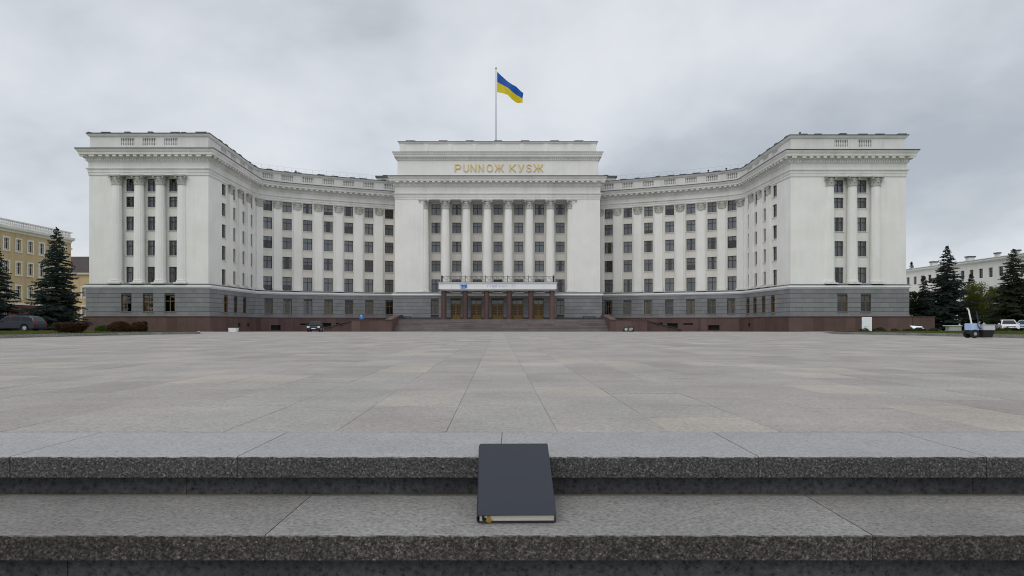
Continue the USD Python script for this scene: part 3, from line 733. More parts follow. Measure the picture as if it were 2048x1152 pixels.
ENT = [(-1.35, 22.2), (.10, 22.2), (.10, 22.60), (.16, 22.63), (.16, 23.0), (.24, 23.04), (.34, 23.14), (.34, 23.22), (.08, 23.27), (.08, 24.10), (.20, 24.14), (.22, 24.22), (.22, 24.62), (.30, 24.66), (.40, 24.74), (.40, 25.02),
       (1.00, 25.04), (1.00, 25.06), (1.02, 25.36), (1.06, 25.40), (1.12, 25.46), (1.22, 25.62), (1.29, 25.76), (1.29, 25.80), (-.1, 25.93), (-1.35, 25.93)]
def entablature(P, i0=0, i1=None, skip_ends=True):
    obj('cornice', P.sweep(ENT, i0, i1), M['white_trim'], bld)
    obj('roof_flashing', P.sweep([(1.31, 25.78), (1.34, 25.80), (1.34, 25.93), (-.05, 26.04), (-.05, 25.94)], i0, i1), M['roof_metal'], bld)
    i1 = len(P.V) - 1 if i1 is None else i1
    den, mod = MB(), MB()
    for a in np.arange(P.S[i0] + .2, P.S[i1] - .2, .34): den.add(P.box(a, a + .19, .2, .35, 24.26, 24.60))
    for a in np.arange(P.S[i0] + .3, P.S[i1] - .5, 1.0): mod.add(P.box(a, a + .48, .38, .93, 24.76, 25.035))
    obj('dentils', den, M['white_trim'], bld, kind='stuff')
    obj('modillions', mod, M['white_trim'], bld, kind='stuff')

BAL = lathe([(.11, 0), (.11, .1), (.07, .13), (.12, .36), (.10, .5), (.055, .72), (.06, .85), (.10, .9), (.10, 1.0)], 8)
def parapet(P, s0, s1, bays, i0, i1):
    """Attic parapet; bays: centres of the balustraded openings."""
    holes = [(c, w, 27.13, 1.10) for c, w in bays]
    out = MB()
    e = sorted({s0, s1} | {x for x in P.S if s0 < x < s1})
    for a, b_ in zip(e[:-1], e[1:]):
        hs = [h for h in holes if a < h[0] < b_]
        out.add(P.wall(a, b_, 25.85, 27.86, hs, t=-.08, thick=.34))
    obj('parapet', out, M['white_trim'], bld)
    bkw = MB()
    for a, b_ in zip(e[:-1], e[1:]): bkw.add(P.wall(a, b_, 25.9, 27.8, [], t=-.50, thick=.06))
    obj('parapet_back', bkw, M['white_trim'], bld)
    obj('coping', P.sweep([(-.55, 27.84), (.02, 27.84), (.10, 27.92), (.24, 28.10), (.28, 28.22), (-.6, 28.24)], i0, i1), M['white_trim'], bld)
    obj('roof_flashing', P.sweep([(.30, 28.20), (.33, 28.21), (.33, 28.34), (-.6, 28.42), (-.6, 28.25)], i0, i1), M['roof_metal'], bld)
    cr = np.random.default_rng(int(s1 * 7)); cp = MB()
    for a in np.arange(P.S[i0 + 1] + 1.5, P.S[i1 - 1] - 1.5, 2.9):
        a += cr.normal(0, .5); w_ = cr.uniform(.3, .7); cp.add(P.box(a - w_, a + w_, -.5, .34, 28.35, 28.40 + cr.uniform(.03, .12)))
    obj('coping_caps', cp, M['roof_metal'], bld, kind='stuff')
    for c, w in bays:
        bb = MB()
        for k in range(6):
            x = c - w / 2 + w * (k + .5) / 6
            p = P.map([[x, -.25, 26.58], [x, -.25, 27.68]])
            bb.add(xf(BAL, S=(1.25, 1.25, p[1, 2] - p[0, 2]), T=p[0]))
        obj('balustrade', bb, M['white_trim'], bld, smooth=40)

# --- left wing path
Lp = [(-61.7, 128), (-61.7, 101.2), (-61.7, 99.6), (-60.1, 99.6), (-45.9, 99.6), (-44.3, 99.6), (-44.3, 101.2), (-44.3, 116.9), (-43.9, 118.2), (-41.4, 120.3), (-38.4, 122.0), (-35.1, 123.6), (-31.8, 125.1), (-28.4, 126.6), (-24.95, 128.0), (-21.3, 129.3), (-17.0, 130.6)]
zk = [1, 1, 1, 1, 1, 1, .985, .87] + [.855] * 9
PL = Path(Lp, zk)
# --- right wing path (travelling outwards)
Rp_px = [(1200, 129.3), (1235, 128.0), (1276, 126.6), (1318, 125.1), (1360.5, 123.6), (1403, 122.0), (1445, 120.3), (1483, 118.2)]
Rp = [(12.5, 130.6)] + [(X(p, d), d) for p, d in Rp_px] + [(40.15, 116.9), (40.95, 102.1), (41.05, 100.5), (42.65, 100.5), (56.4, 100.5), (58.0, 100.5), (58.0, 102.1), (58.0, 128)]
PR = Path(Rp, [.855] * 9 + [.87, .985] + [1] * 6)

def s_at_y(P, i, y): a, b_ = P.V[i], P.V[i + 1]; return P.S[i] + (y - a[1]) / (b_[1] - a[1]) * (P.S[i + 1] - P.S[i])
def s_at_x(P, i, x): a, b_ = P.V[i], P.V[i + 1]; return P.S[i] + (x - a[0]) / (b_[0] - a[0]) * (P.S[i + 1] - P.S[i])

ROWS_WING = [(7.75, 2.35), (11.7, 2.25), (15.3, 2.1), (18.5, 1.55), (20.95, 1.9)]
ROWS_SIDE = [(7.7, 2.4), (11.4, 2.2), (14.75, 2.1), (18.05, 2.0), (21.1, 1.8)]
ROWS_CURVE = [(7.62, 2.45), (11.3, 2.2), (14.8, 2.1), (18.15, 2.05), (21.2, 1.8)]
BASE_ROW = (3.5, 2.42)

def wing(P, front_i, col_x, win_x, side_i, side_y, side_pil, corner_i, curve_i, sgn):
    """front_i: path index of the straight front; side_i: of the straight inner wall; curve_i: list of facets."""
    S = P.S
    def lohi(a, b_): return (min(a, b_), max(a, b_))
    # front
    f0, f1 = S[front_i - 1], S[front_i + 2]
    sc = sorted(s_at_x(P, front_i, x) for x in col_x); sw = sorted(s_at_x(P, front_i, x) for x in win_x)
    r0, r1 = sc[0] - .55, sc[-1] + .55
    obj('wall', P.wall(f0, r0, Z_BAND, Z_ARC + .05, t=0, thick=1.3), M['white_stucco'], bld)
    obj('wall', P.wall(r1, f1, Z_BAND, Z_ARC + .05, t=0, thick=1.3), M['white_stucco'], bld)
    hol = [(c, 1.55, z, h) for c in sw for z, h in ROWS_WING]
    obj('wall', P.wall(r0 - .3, r1 + .3, Z_BAND, Z_ARC + .05, hol, t=-1.0, thick=.4), M['white_stucco'], bld)
    for c in sw:
        for q, (z, h) in enumerate(ROWS_WING): window(P, c, 1.55, z, h, -1.0)
    for c in sc: column(P, c, -.22, Z_BAND, Z_ARC, .74, .64)
    bh = [(c, 1.5, *BASE_ROW) for c in sw]
    base_wall(P, f0, f1, bh, 31)
    for c in sw: window(P, c, 1.5, *BASE_ROW, T_GR, 'window_oak', base=True)
    # inner side wall
    a0, a1 = lohi(S[side_i - 1] if sgn > 0 else S[side_i], S[side_i + 1] if sgn > 0 else S[side_i + 2])
    ss = [s_at_y(P, side_i, y) for y in side_y]
    hol = [(c, 1.42, z, h) for c in ss for z, h in ROWS_SIDE]
    obj('wall', P.wall(a0, a1, Z_BAND, Z_ARC + .05, hol), M['white_stucco'], bld)
    for c in ss:
        for z, h in ROWS_SIDE: window(P, c, 1.42, z, h, 0)
    bss = ss[:3] if sgn > 0 else ss
    bh = [(c, 1.35, *BASE_ROW) for c in bss]
    base_wall(P, a0, a1, bh, 37)
    for c in bss: window(P, c, 1.35, *BASE_ROW, T_GR, 'window_oak', base=True)
    for y in side_pil: pilaster(P, s_at_y(P, side_i, y), Z_BAND, Z_ARC)
    # rounded corner
    c0, c1 = S[corner_i], S[corner_i + 1]
    obj('wall', P.wall(c0, c1, Z_BAND, Z_ARC + .05), M['white_stucco'], bld)
    base_wall(P, c0, c1, [], 41)
    # curve
    vis = curve_i
    cc = []
    for i in vis:
        c = (S[i] + S[i + 1]) / 2; cc.append(c)
        obj('wall', P.wall(S[i], S[i + 1], Z_BAND, Z_ARC + .05, [(c, 1.6, z, h) for z, h in ROWS_CURVE]), M['recess_stucco'], bld)
        for z, h in ROWS_CURVE: window(P, c, 1.6, z, h, 0)
        base_wall(P, S[i], S[i + 1], [(c, 1.5, *BASE_ROW)], 43 + i)
        window(P, c, 1.5, *BASE_ROW, T_GR, 'window_oak', base=True)
    ends = sorted({i for i in vis} | {i + 1 for i in vis})
    for i in ends:
        n = P.M[i] / np.linalg.norm(P.M[i])
        pilaster(P, S[i], Z_BAND, Z_ARC, n=n)
    return sc, sw, ss, cc

scL, swL, ssL, ccL = wing(PL, 3, [-57.76, -54.5, -51.4, -48.2], [-56.1, -52.95, -49.8], 6, [105.0, 108.7, 112.4, 115.8], [106.9, 110.6, 114.1], 7, [8, 9, 10, 11, 12, 13, 14], 1)
scR, swR, ssR, ccR = wing(PR, 12, [46.8, 50.2, 53.65], [48.5, 51.95], 9, [105.9, 109.3, 112.7, 115.6], [107.6, 111.0, 114.2], 8, [1, 2, 3, 4, 5, 6, 7], -1)
for P, o0, o1 in ((PL, 0, 2), (PR, 14, 16)):      # plain outer flanks
    obj('wall', P.wall(P.S[o0], P.S[o1], Z_BAND, Z_ARC + .05), M['white_stucco'], bld)
    base_wall(P, P.S[o0] + (18 if o0 == 0 else 0), P.S[o1] - (18 if o0 else 0), [], 91)
    plinth(P, P.S[o0] + (18 if o0 == 0 else 0), P.S[o1] - (18 if o0 else 0), 92)
obj('wall', PL.wall(PL.S[15], PL.S[16], -1.5, Z_ARC + .05), M['white_stucco'], bld)
obj('wall', PR.wall(PR.S[0], PR.S[1], -1.5, Z_ARC + .05), M['white_stucco'], bld)
for P in (PL, PR):
    entablature(P)
    prof = [(-.3, Z_GR - .02), (T_GR + .03, Z_GR - .02), (T_GR + .06, Z_GR + .05), (T_BAND - .06, Z_GR + .12), (T_BAND, Z_GR + .2), (T_BAND, Z_GR + .46), (-.3, Z_BAND)]
    obj('string_course', P.sweep(prof), M['canopy_paint'], bld)
    obj('roof_flashing', P.sweep([(T_BAND + .02, Z_GR + .455), (T_BAND + .02, Z_GR + .50), (-.02, Z_BAND + .03), (-.02, Z_BAND + .0)]), M['roof_metal'], bld)
    # rooms behind the windows
    rooms = [(-.44, 0.3), (-4.5, 0.3)] 
    prof = []
    for z in (1.9, 6.0, 9.6, 13.2, 16.6, 19.75): prof += [(-.46 if False else -1.45, z), (-4.5, z), (-4.5, z + .2), (-1.45, z + .2), (-4.5, z + .2)]
    prof += [(-4.5, 23.0), (-4.6, 23.0), (-4.6, 1.0), (-4.5, 1.0)]
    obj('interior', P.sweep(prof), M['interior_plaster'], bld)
parapet(PL, PL.S[0], PL.S[16], [(c, 2.0) for c in swL] + [(c, 1.9) for c in ssL] + [(c, 2.0) for c in ccL], 0, 16)
parapet(PR, PR.S[0], PR.S[16], [(c, 2.0) for c in swR] + [(c, 1.9) for c in ssR] + [(c, 2.0) for c in ccR], 0, 16)

# plinths with cellar openings
def s_px(P, i0, i1, px):
    """Path position seen at picture column px on facets i0..i1."""
    best = None
    for i in range(i0, i1 + 1):
        for u in np.linspace(0, 1, 60):
            p = P.V[i] + u * (P.V[i + 1] - P.V[i]); q = 1024 + 1365 * p[0] / p[1]
            if best is None or abs(q - px) < best[0]: best = (abs(q - px), P.S[i] + u * (P.S[i + 1] - P.S[i]))
    return best[1]
plinth(PL, PL.S[2], PL.S[5], 61, [(s_px(PL, 3, 4, 294), 1.2, .62, .55)], arch=True)
plinth(PL, PL.S[5], PL.S[8], 62, [(s_px(PL, 6, 6, 472), .9, .35, .6), (s_px(PL, 6, 6, 490), .9, .35, .6)])
plinth(PL, PL.S[8], PL.S[15], 63, [(s_px(PL, 8, 14, 549), 1.8, -.15, .9), (s_px(PL, 8, 14, 609), 1.6, .45, .28), (s_px(PL, 8, 14, 652), 1.6, .3, .75), (s_px(PL, 8, 14, 689), 3.2, .15, 1.1)])
plinth(PR, PR.S[1], PR.S[8], 64, [(s_px(PR, 1, 7, 1429), 2.0, -.15, .9), (s_px(PR, 1, 7, 1378), 1.7, .5, .28), (s_px(PR, 1, 7, 1346), 1.9, .2, .9), (s_px(PR, 1, 7, 1312), 2.6, .2, 1.1)])
plinth(PR, PR.S[8], PR.S[11], 65, [(s_px(PR, 9, 9, 1505), .9, .35, .6)])
plinth(PR, PR.S[11], PR.S[14], 66)

# --- central block
CL, CRt, CY = -20.57, 15.47, 120.0
PC = Path([(CL, 131), (CL, 121.5), (CL, CY), (CL + 1.5, CY), (CRt - 1.5, CY), (CRt, CY), (CRt, 121.5), (CRt, 131)])
i_f = 3
sx = lambda x: s_at_x(PC, i_f, x)
colx = [-2.5 + 3.71 * (i - 3.5) for i in range(8)]
winx = [-2.5 + 3.71 * (i - 3) for i in range(7)]
ROWS_C = [(7.35, 2.3), (10.86, 1.98), (14.3, 1.94), (17.7, 1.94), (21.0, 1.9)]
f0, f1 = PC.S[2], PC.S[5]
r0, r1 = sx(colx[0] - .1), sx(colx[-1] + .1)
obj('wall', PC.wall(f0, r0, Z_BAND - .3, Z_ARC + .25, t=0, thick=2.9), M['white_stucco'], bld)
obj('wall', PC.wall(r1, f1, Z_BAND - .3, Z_ARC + .25, t=0, thick=2.9), M['white_stucco'], bld)
obj('wall', PC.wall(r0 - .3, r1 + .3, Z_BAND - .35, Z_ARC + .25, [(sx(x), 1.6, z, h) for x in winx for z, h in ROWS_C], t=-2.4, thick=.4), M['recess_stucco'], bld)
for x in winx:
    for z, h in ROWS_C: window(PC, sx(x), 1.6, z, h, -2.4)
for x in winx[:-1]:
    m_ = x + 1.855
    obj('pilaster_strip', PC.box(sx(m_) - .62, sx(m_) + .62, -2.42, -2.22, Z_BAND - .2, Z_ARC), M['recess_stucco'], bld)
for x in colx: column(PC, sx(x), -.78, Z_BAND - .32, Z_ARC + .18, .78, .66, 1.6)
obj('wall', PC.wall(PC.S[0], PC.S[2], Z_BAND - .3, Z_ARC + .25), M['white_stucco'], bld)
obj('wall', PC.wall(PC.S[5], PC.S[7], Z_BAND - .3, Z_ARC + .25), M['white_stucco'], bld)
PORCH_Z = 1.30
door_x = [-9.85, -6.23, -2.55, .99, 4.66]; door_w = [1.75, 1.95, 2.15, 1.95, 1.75]
dh = [(sx(x), w, (PORCH_Z + 4.72) / 2, 4.72 - PORCH_Z) for x, w in zip(door_x, door_w)]
bw = [(sx(X(869.8, 120)), 1.35, 3.4, 2.45), (sx(X(1120.5, 120)), 1.35, 3.4, 2.45)]
Z_GR_S, Z_GR = Z_GR, 5.42
base_wall(PC, f0, f1, dh + bw, 71, zlo=1.2)
base_wall(PC, PC.S[0] + 2, f0, [], 72); base_wall(PC, f1, PC.S[7] - 2, [], 73)
for c, w, z, h in bw: window(PC, c, w, z, h, T_GR, 'window_wood', base=True)
prof = [(-2.5, Z_GR - .02), (T_GR + .03, Z_GR - .02), (T_GR + .06, Z_GR + .05), (T_BAND - .06, Z_GR + .1), (T_BAND, Z_GR + .16), (T_BAND, Z_GR + .44), (-2.5, Z_GR + .62)]
obj('string_course', PC.sweep(prof), M['canopy_paint'], bld)
obj('roof_flashing', PC.sweep([(T_BAND + .02, Z_GR + .435), (T_BAND + .02, Z_GR + .48), (-2.35, Z_GR + .66), (-2.35, Z_GR + .63)]), M['roof_metal'], bld)
Z_GR = Z_GR_S
for (c, w, z, h), x in zip(dh, door_x):
    D = sub(bld, 'door')
    z0, z1, a, b_ = PORCH_Z, 4.72, c - w / 2, c + w / 2; t = T_GR - .45
    fr = MB(); k = .10
    for u0, u1, za, zb in ((a, a + k, z0, z1), (b_ - k, b_, z0, z1), (a + k, b_ - k, z1 - k, z1), (a + k, b_ - k, 3.92, 4.06), (c - .05, c + .05, 4.06, z1 - k)): fr.add(PC.box(u0, u1, t - .12, t, za, zb))
    obj('frame', fr, M['door_oak'], D)
    obj('fanlight', PC.box(a + k, b_ - k, t - .07, t - .05, 4.06, z1 - k), M['window_glass'], D)
    for u0, u1 in ((a + k + .01, c - .01), (c + .01, b_ - k - .01)):
        lf = MB(); q = .13
        lf.add(PC.box(u0, u0 + q, t - .09, t - .02, z0 + .01, 3.91)); lf.add(PC.box(u1 - q, u1, t - .09, t - .02, z0 + .01, 3.91))
        for za, zb in ((z0 + .01, z0 + .8), (1.3 + 1.55, 1.3 + 1.67), (3.72, 3.91), (2.45, 2.52), (3.28, 3.35)): lf.add(PC.box(u0 + q, u1 - q, t - .085, t - .025, za, zb))
        lf.add(PC.box((u0 + u1) / 2 - .03, (u0 + u1) / 2 + .03, t - .08, t - .03, z0 + .8, 3.72))
        obj('leaf', lf, M['door_oak'], D)
        obj('pane', PC.box(u0 + q, u1 - q, t - .065, t - .055, z0 + .8, 3.72), M['door_glass'], D)
    obj('handle', PC.box(c - .09, c - .05, t - .02, t + .05, 2.2, 2.6), M['gold_leaf'], D)
# vestibule and rooms behind
v_ = MB(); v_.add(PC.box(sx(-13), sx(8), -6.0, -5.8, .9, 5.4)); v_.add(PC.box(sx(-13), sx(8), -6.0, -.6, 1.0, 1.2)); v_.add(PC.box(sx(-19), sx(14), -7.0, -6.8, 5.8, 22.5))
for z in (5.9, 9.3, 12.7, 16.1, 19.4): v_.add(PC.box(sx(-19), sx(14), -6.8, -2.82, z - .18, z))
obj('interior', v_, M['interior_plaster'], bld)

ENT_C = [(-2.5, 22.4), (.06, 22.4), (.06, 22.8), (.12, 22.83), (.12, 23.22), (.2, 23.26), (.28, 23.36), (.28, 23.46), (.05, 23.5), (.05, 24.6), (.18, 24.64), (.2, 24.72), (.2, 25.12), (.28, 25.16), (.36, 25.24), (.36, 25.5),
         (.86, 25.52), (.88, 25.84), (.92, 25.88), (1.0, 25.98), (1.1, 26.16), (1.14, 26.28), (-.4, 26.42), (-2.5, 26.42)]
obj('cornice', PC.sweep(ENT_C), M['white_trim'], bld)
obj('roof_flashing', PC.sweep([(1.16, 26.25), (1.19, 26.26), (1.19, 26.40), (-.35, 26.53), (-.35, 26.43)]), M['roof_metal'], bld)
den, mod = MB(), MB()
for a in np.arange(PC.S[1], PC.S[6], .36): den.add(PC.box(a, a + .2, .18, .33, 24.76, 25.1))
for a in np.arange(PC.S[1] + .1, PC.S[6] - .5, 1.0): mod.add(PC.box(a, a + .48, .34, .82, 25.26, 25.515))
obj('dentils', den, M['white_trim'], bld, kind='stuff'); obj('modillions', mod, M['white_trim'], bld, kind='stuff')
# attic block
AL, AR, AY = X(795, 120.8), X(1196.5, 120.8), 120.8
PA = Path([(AL, 131), (AL, AY), (AR, AY), (AR, 131)])
obj('attic_wall', PA.wall(0, PA.S[-1], 26.3, 29.5, t=0, thick=.5), M['white_stucco'], bld)
obj('attic_cornice', PA.sweep([(-.5, 29.4), (.06, 29.4), (.1, 29.46), (.1, 29.8), (.22, 29.86), (.3, 29.98), (.55, 30.0), (.57, 30.28), (.68, 30.4), (.8, 30.64), (.82, 30.72), (-.5, 30.82)]), M['white_trim'], bld)
obj('roof_flashing', PA.sweep([(.84, 30.71), (.85, 30.8), (-.3, 30.9), (-.3, 30.83)]), M['roof_metal'], bld)
den = MB()
for a in np.arange(.2, PA.S[-1] - .3, .34): den.add(PA.box(a, a + .19, .09, .2, 29.5, 29.78))
obj('dentils', den, M['white_trim'], bld, kind='stuff')
obj('attic_wall', PA.wall(0, PA.S[-1], 30.7, 32.5, t=-.35, thick=.4), M['white_stucco'], bld)
for k in range(9):
    a = PA.S[1] + .5 + (PA.S[2] - PA.S[1] - 1.0) * k / 8
    obj('attic_pier', PA.box(a - .45, a + .45, -.36, -.27, 30.75, 32.5), M['white_stucco'], bld)
obj('coping', PA.sweep([(-.8, 32.45), (-.33, 32.45), (-.2, 32.52), (-.06, 32.7), (-.02, 32.8), (-.8, 32.84)]), M['white_trim'], bld)
obj('roof_flashing', PA.sweep([(0, 32.79), (.01, 32.87), (-.8, 32.95), (-.8, 32.85)]), M['roof_metal'], bld)
fl = MB()
for k in range(7):
    a = PA.S[1] + 2.5 + (PA.S[2] - PA.S[1] - 5.0) * k / 6 + rng.normal(0, .4)
    fl.add(PA.box(a - .7, a + .7, -.7, -.03, 32.88, 33.02))
obj('coping_cap', fl, M['roof_metal'], bld)
# roofs
from shapely.geometry import Polygon
def flat_roof(pts, z, t=.2):
    e = extrude(Polygon(pts), t); e.apply_translation([0, 0, z]); return e
inL = [tuple(PL.V[i] + PL.M[i] * -.3) for i in range(17)]; inR = [tuple(PR.V[i] + PR.M[i] * -.3) for i in range(17)]
back = [(12, 146), (-18, 146), (-36, 141), (-50, 133), (-61.2, 128)]
obj('roof', flat_roof(inL + [(-17, 146), (-36, 141), (-50, 133)], 25.6), M['roof_metal'], bld)
obj('roof', flat_roof(inR + [(46, 133), (32, 141), (12.5, 146)], 25.6), M['roof_metal'], bld)
obj('roof', flat_roof([(CL + .3, 131), (CL + .3, 120.3), (CRt - .3, 120.3), (CRt - .3, 131), (CRt - .3, 146), (CL + .3, 146)], 26.1), M['roof_metal'], bld)
obj('roof', flat_roof([(AL + .5, 131), (AL + .5, AY + .5), (AR - .5, AY + .5), (AR - .5, 131)], 32.3), M['roof_metal'], bld)
bk = MB()
for a, b_ in zip([(-61.7, 128), (-50, 133), (-36, 141), (-17, 146), (12.5, 146), (32, 141), (46, 133)], [(-50, 133), (-36, 141), (-17, 146), (12.5, 146), (32, 141), (46, 133), (58, 128)]):
    Pb = Path([b_, a]); bk.add(Pb.wall(0, Pb.S[-1], -1.5, 25.6))
Pb = Path([(AR, 131), (AL, 131)]); bk.add(Pb.wall(0, Pb.S[-1], 22, 32.6))
obj('rear_wall', bk, M['white_stucco'], bld)
# roof-edge railings on the curve, hatches and vents
for P, i0, i1 in ((PL, 8, 15), (PR, 1, 8)):
    rl = MB(); pts = []
    for a in np.linspace(P.S[i0], P.S[i1], 22):
        q = P.map([[a, -1.2, 25.85 + 2.3]])[0]; q[2] = 27.2; tq = q + [0, 0, 1.35]
        rl.cyl(q, tq, .012, .012, 5); pts.append(tq)
    rl.add(tube(pts, .008, 4)); rl.add(tube([p - [0, 0, .5] for p in pts], .006, 4))
    obj('roof_railing', rl, M['rail_steel'], bld)
for px0, px1, d in ((754, 793, 133.0), (1198, 1231, 133.0)):
    hb_ = MB(); x0, x1 = X(px0, d), X(px1, d)
    hb_.box(x0, x1, d, d + 3, 25.6, .5 + 293 * d / 1365)
    obj('roof_house', hb_, M['white_trim'], bld)
    cp = MB(); cp.box(x0 - .3, x1 + .3, d - .3, d + 3.2, .5 + 293 * d / 1365 + .003, .5 + 296 * d / 1365)
    cp.box(x0 + 1.0, x0 + 1.9, d + .6, d + 1.4, .5 + 296 * d / 1365, .5 + 299.5 * d / 1365)
    obj('roof_flashing', cp, M['roof_metal'], bld)
for px, py, P, i0, i1 in ((593, 342, PL, 8, 15), (1590, 273, PR, 12, 14), (1415, 343, PR, 1, 8), (1450, 340, PR, 1, 8)):
    a = s_px(P, i0, min(i1, len(P.V) - 2), px); q = P.map([[a, -.6, 28.2]])[0]
    vn = MB(); vn.cyl(q, q + [0, 0, .55], .10, .10, 8); vn.cyl(q + [0, 0, .55], q + [0, 0, .75], .22, .05, 8); vn.box(q[0] - .4, q[0] + .1, q[1] - .1, q[1] + .2, q[2] - .1, q[2] + .2)
    obj('roof_vent', vn, M['iron'], bld)
# drain pipes beside the central block
for x in (CL - .42, CRt + .42):
    dp = MB(); yy = 121.2
    dp.add(tube([(x, yy, 5.6), (x, yy, 1.9), (x + (.3 if x < 0 else -.3), yy - .3, 1.55)], .13, 8))
    for z in (2.4, 3.2, 4.0, 4.8): dp.cyl((x, yy, z), (x, yy, z + .12), .19, .19, 8)
    obj('drain_pipe', dp, M['iron'], bld)
# gilded lettering on the attic
def letter(ch, x0, x1, z0, z1, y):
    m = meshkit.text_mesh(ch, 1.0, .12)
    v, f = as_vf(m); lo, hi = v.min(0), v.max(0)
    v = (v - lo) / (hi - lo)
    return np.column_stack([x0 + v[:, 0] * (x1 - x0), y - v[:, 2] * .14, z0 + v[:, 1] * (z1 - z0)]), f
kx = 120.7 / 1365
for ch, a, b_ in (('P', 180, 300), ('U', 340, 440), ('N', 472, 585), ('N', 622, 720), ('O', 775, 890), ('Ж', 920, 1092), ('K', 1197, 1322), ('У', 1360, 1475), ('S', 1515, 1612), ('Ж', 1642, 1830)):
    xa, xb = (890 + a / 9.31 - 1024) * kx, (890 + b_ / 9.31 - 1024) * kx
    obj('letter', letter(ch, xa, xb, 27.42, 28.78, AY - .003), M['gold_leaf'], bld)

# --- portico, canopy and its balcony
PY0, PY1 = 115.7, 119.65
cx0, cx1 = X(877.5, PY0), X(1113, PY0)
cn = MB(); cn.box(cx0, cx1, PY0, PY1, 6.40, 7.40)
obj('canopy', cn, M['canopy_paint'], bld)
cm_ = MB(); cm_.box(cx0 - .12, cx1 + .12, PY0 - .12, PY1, 7.403, 7.56); cm_.box(cx0 + .25, cx1 - .25, PY0 + .25, PY1, 6.20, 6.397)
obj('canopy_moulding', cm_, M['white_trim'], bld)
fl = MB(); fl.box(cx0 - .14, cx1 + .14, PY0 - .14, PY1, 7.563, 7.60); obj('roof_flashing', fl, M['roof_metal'], bld)
for px in (887.7, 930.5, 973.2, 1018.6, 1061.8, 1104.2):
    x = X(px, 116.5); p = sub(bld, 'pillar')
    obj('shaft', xf(lathe([(.50, 0), (.50, .12), (.46, .16), (.455, 2.4), (.435, 4.75)], 28), T=(x, 116.5, PORCH_Z)), M['brown_granite'], p, smooth=40, tone=float(rng.random()))
    c = MB(); c.box(x - .52, x + .52, 116.5 - .52, 116.5 + .52, PORCH_Z + 4.75, 6.197)
    obj('cap', c, M['brown_granite'], p, tone=.3)
rail_z0, rail_z1 = 7.6, 8.62
ry = PY0 + .25
posts = [X(p, ry) for p in (884, 930.5, 970.6, 1014.8, 1056.5, 1107)]
R = sub(bld, 'balcony_railing')
rr_ = MB(); rr_.box(posts[0], posts[-1], ry - .03, ry + .03, rail_z1 - .06, rail_z1); rr_.box(posts[0], posts[-1], ry - .02, ry + .02, rail_z0 + .08, rail_z0 + .12)
for x in (posts[0], posts[-1]): rr_.box(x - .03, x + .03, ry + .03, 119.4, rail_z1 - .06, rail_z1)
obj('rail', rr_, M['iron'], R)
for k, x in enumerate(posts):
    q = .13 if k in (0, 5) else .055
    c = MB(); c.box(x - q, x + q, ry - q, ry + q, rail_z0, rail_z1 + .08); obj('post', c, M['iron'], R)
    c = MB(); c.cyl((x, ry, rail_z1 + .08), (x, ry, rail_z1 + .32), .03, .01, 6); obj('finial', c, M['iron'], R)
def scroll(cx_, cz, r, turns=1.6, n=22, flip=1):
    t = np.linspace(0, turns * 2 * PI, n)
    return [(cx_ + flip * r * (1 - .75 * u / t[-1]) * math.cos(u), ry, cz + r * (1 - .75 * u / t[-1]) * math.sin(u)) for u in t]
for a, b_ in zip(posts[:-1], posts[1:]):
    c = MB(); n = 4; zc_ = (rail_z0 + rail_z1) / 2 + .02
    for k in range(n):
        x = a + (b_ - a) * (k + .5) / n
        c.add(tube(scroll(x - .16, zc_ + .16, .22, flip=-1), .015, 4)); c.add(tube(scroll(x + .16, zc_ - .12, .22), .015, 4))
        c.cyl((x + .44, ry, rail_z0 + .1), (x + .44, ry, rail_z1), .02, .02, 5)
    obj('scroll_panel', c, M['iron'], R)
# emblem and faint lettering on the canopy front
yy = PY0 - .004
def flat_poly(poly, th=.012):
    v, f = as_vf(extrude(poly, th)); return np.column_stack([v[:, 0], yy - v[:, 2], v[:, 1]]), f
ex0, ex1 = X(919.5, PY0), X(935, PY0); ez0, ez1 = 6.44, 7.22
halo = sg.box(ex0, ez0 + .05, ex1, ez1).buffer(-.18).buffer(.18)
obj('emblem', flat_poly(halo, .006), M['logo_pale_blue'], bld)
sc_ = lambda u, w: (ex0 + u * (ex1 - ex0), ez0 + w * (ez1 - ez0))
strokes = [[(.10, .88), (.30, .75), (.30, .2), (.24, .1)], [(.22, .72), (.9, .85)], [(.32, .45), (.88, .42)], [(.42, .85), (.40, .45)], [(.58, .85), (.56, .45)], [(.72, .85), (.74, .5)], [(.90, .9), (.84, .3), (.6, .14), (.34, .16)]]
em = None
for s_ in strokes:
    p = sg.LineString([sc_(*q) for q in s_]).buffer(.06, quad_segs=3); em = p if em is None else em.union(p)
v, f = as_vf(extrude(em, .016)); obj('emblem', (np.column_stack([v[:, 0], yy - v[:, 2], v[:, 1]]), f), M['logo_blue'], bld)
for ch, a, b_ in (('П', 960, 1040), ('M', 1075, 1125), ('M', 1128, 1168), ('П', 1175, 1285), ('-', 1303, 1330), ('Б', 1340, 1385), ('Ц', 1400, 1470), ('П', 1595, 1670)):
    xa, xb = X(900 + a / 12.8, PY0), X(900 + b_ / 12.8, PY0)
    v, f = letter(ch, xa, xb, 6.72 if ch != '-' else 6.9, 7.15 if ch != '-' else 6.97, yy)
    v[:, 1] = yy - (yy - v[:, 1]) * .08
    obj('sign_letter', (v, f), M['sign_lavender'], bld)

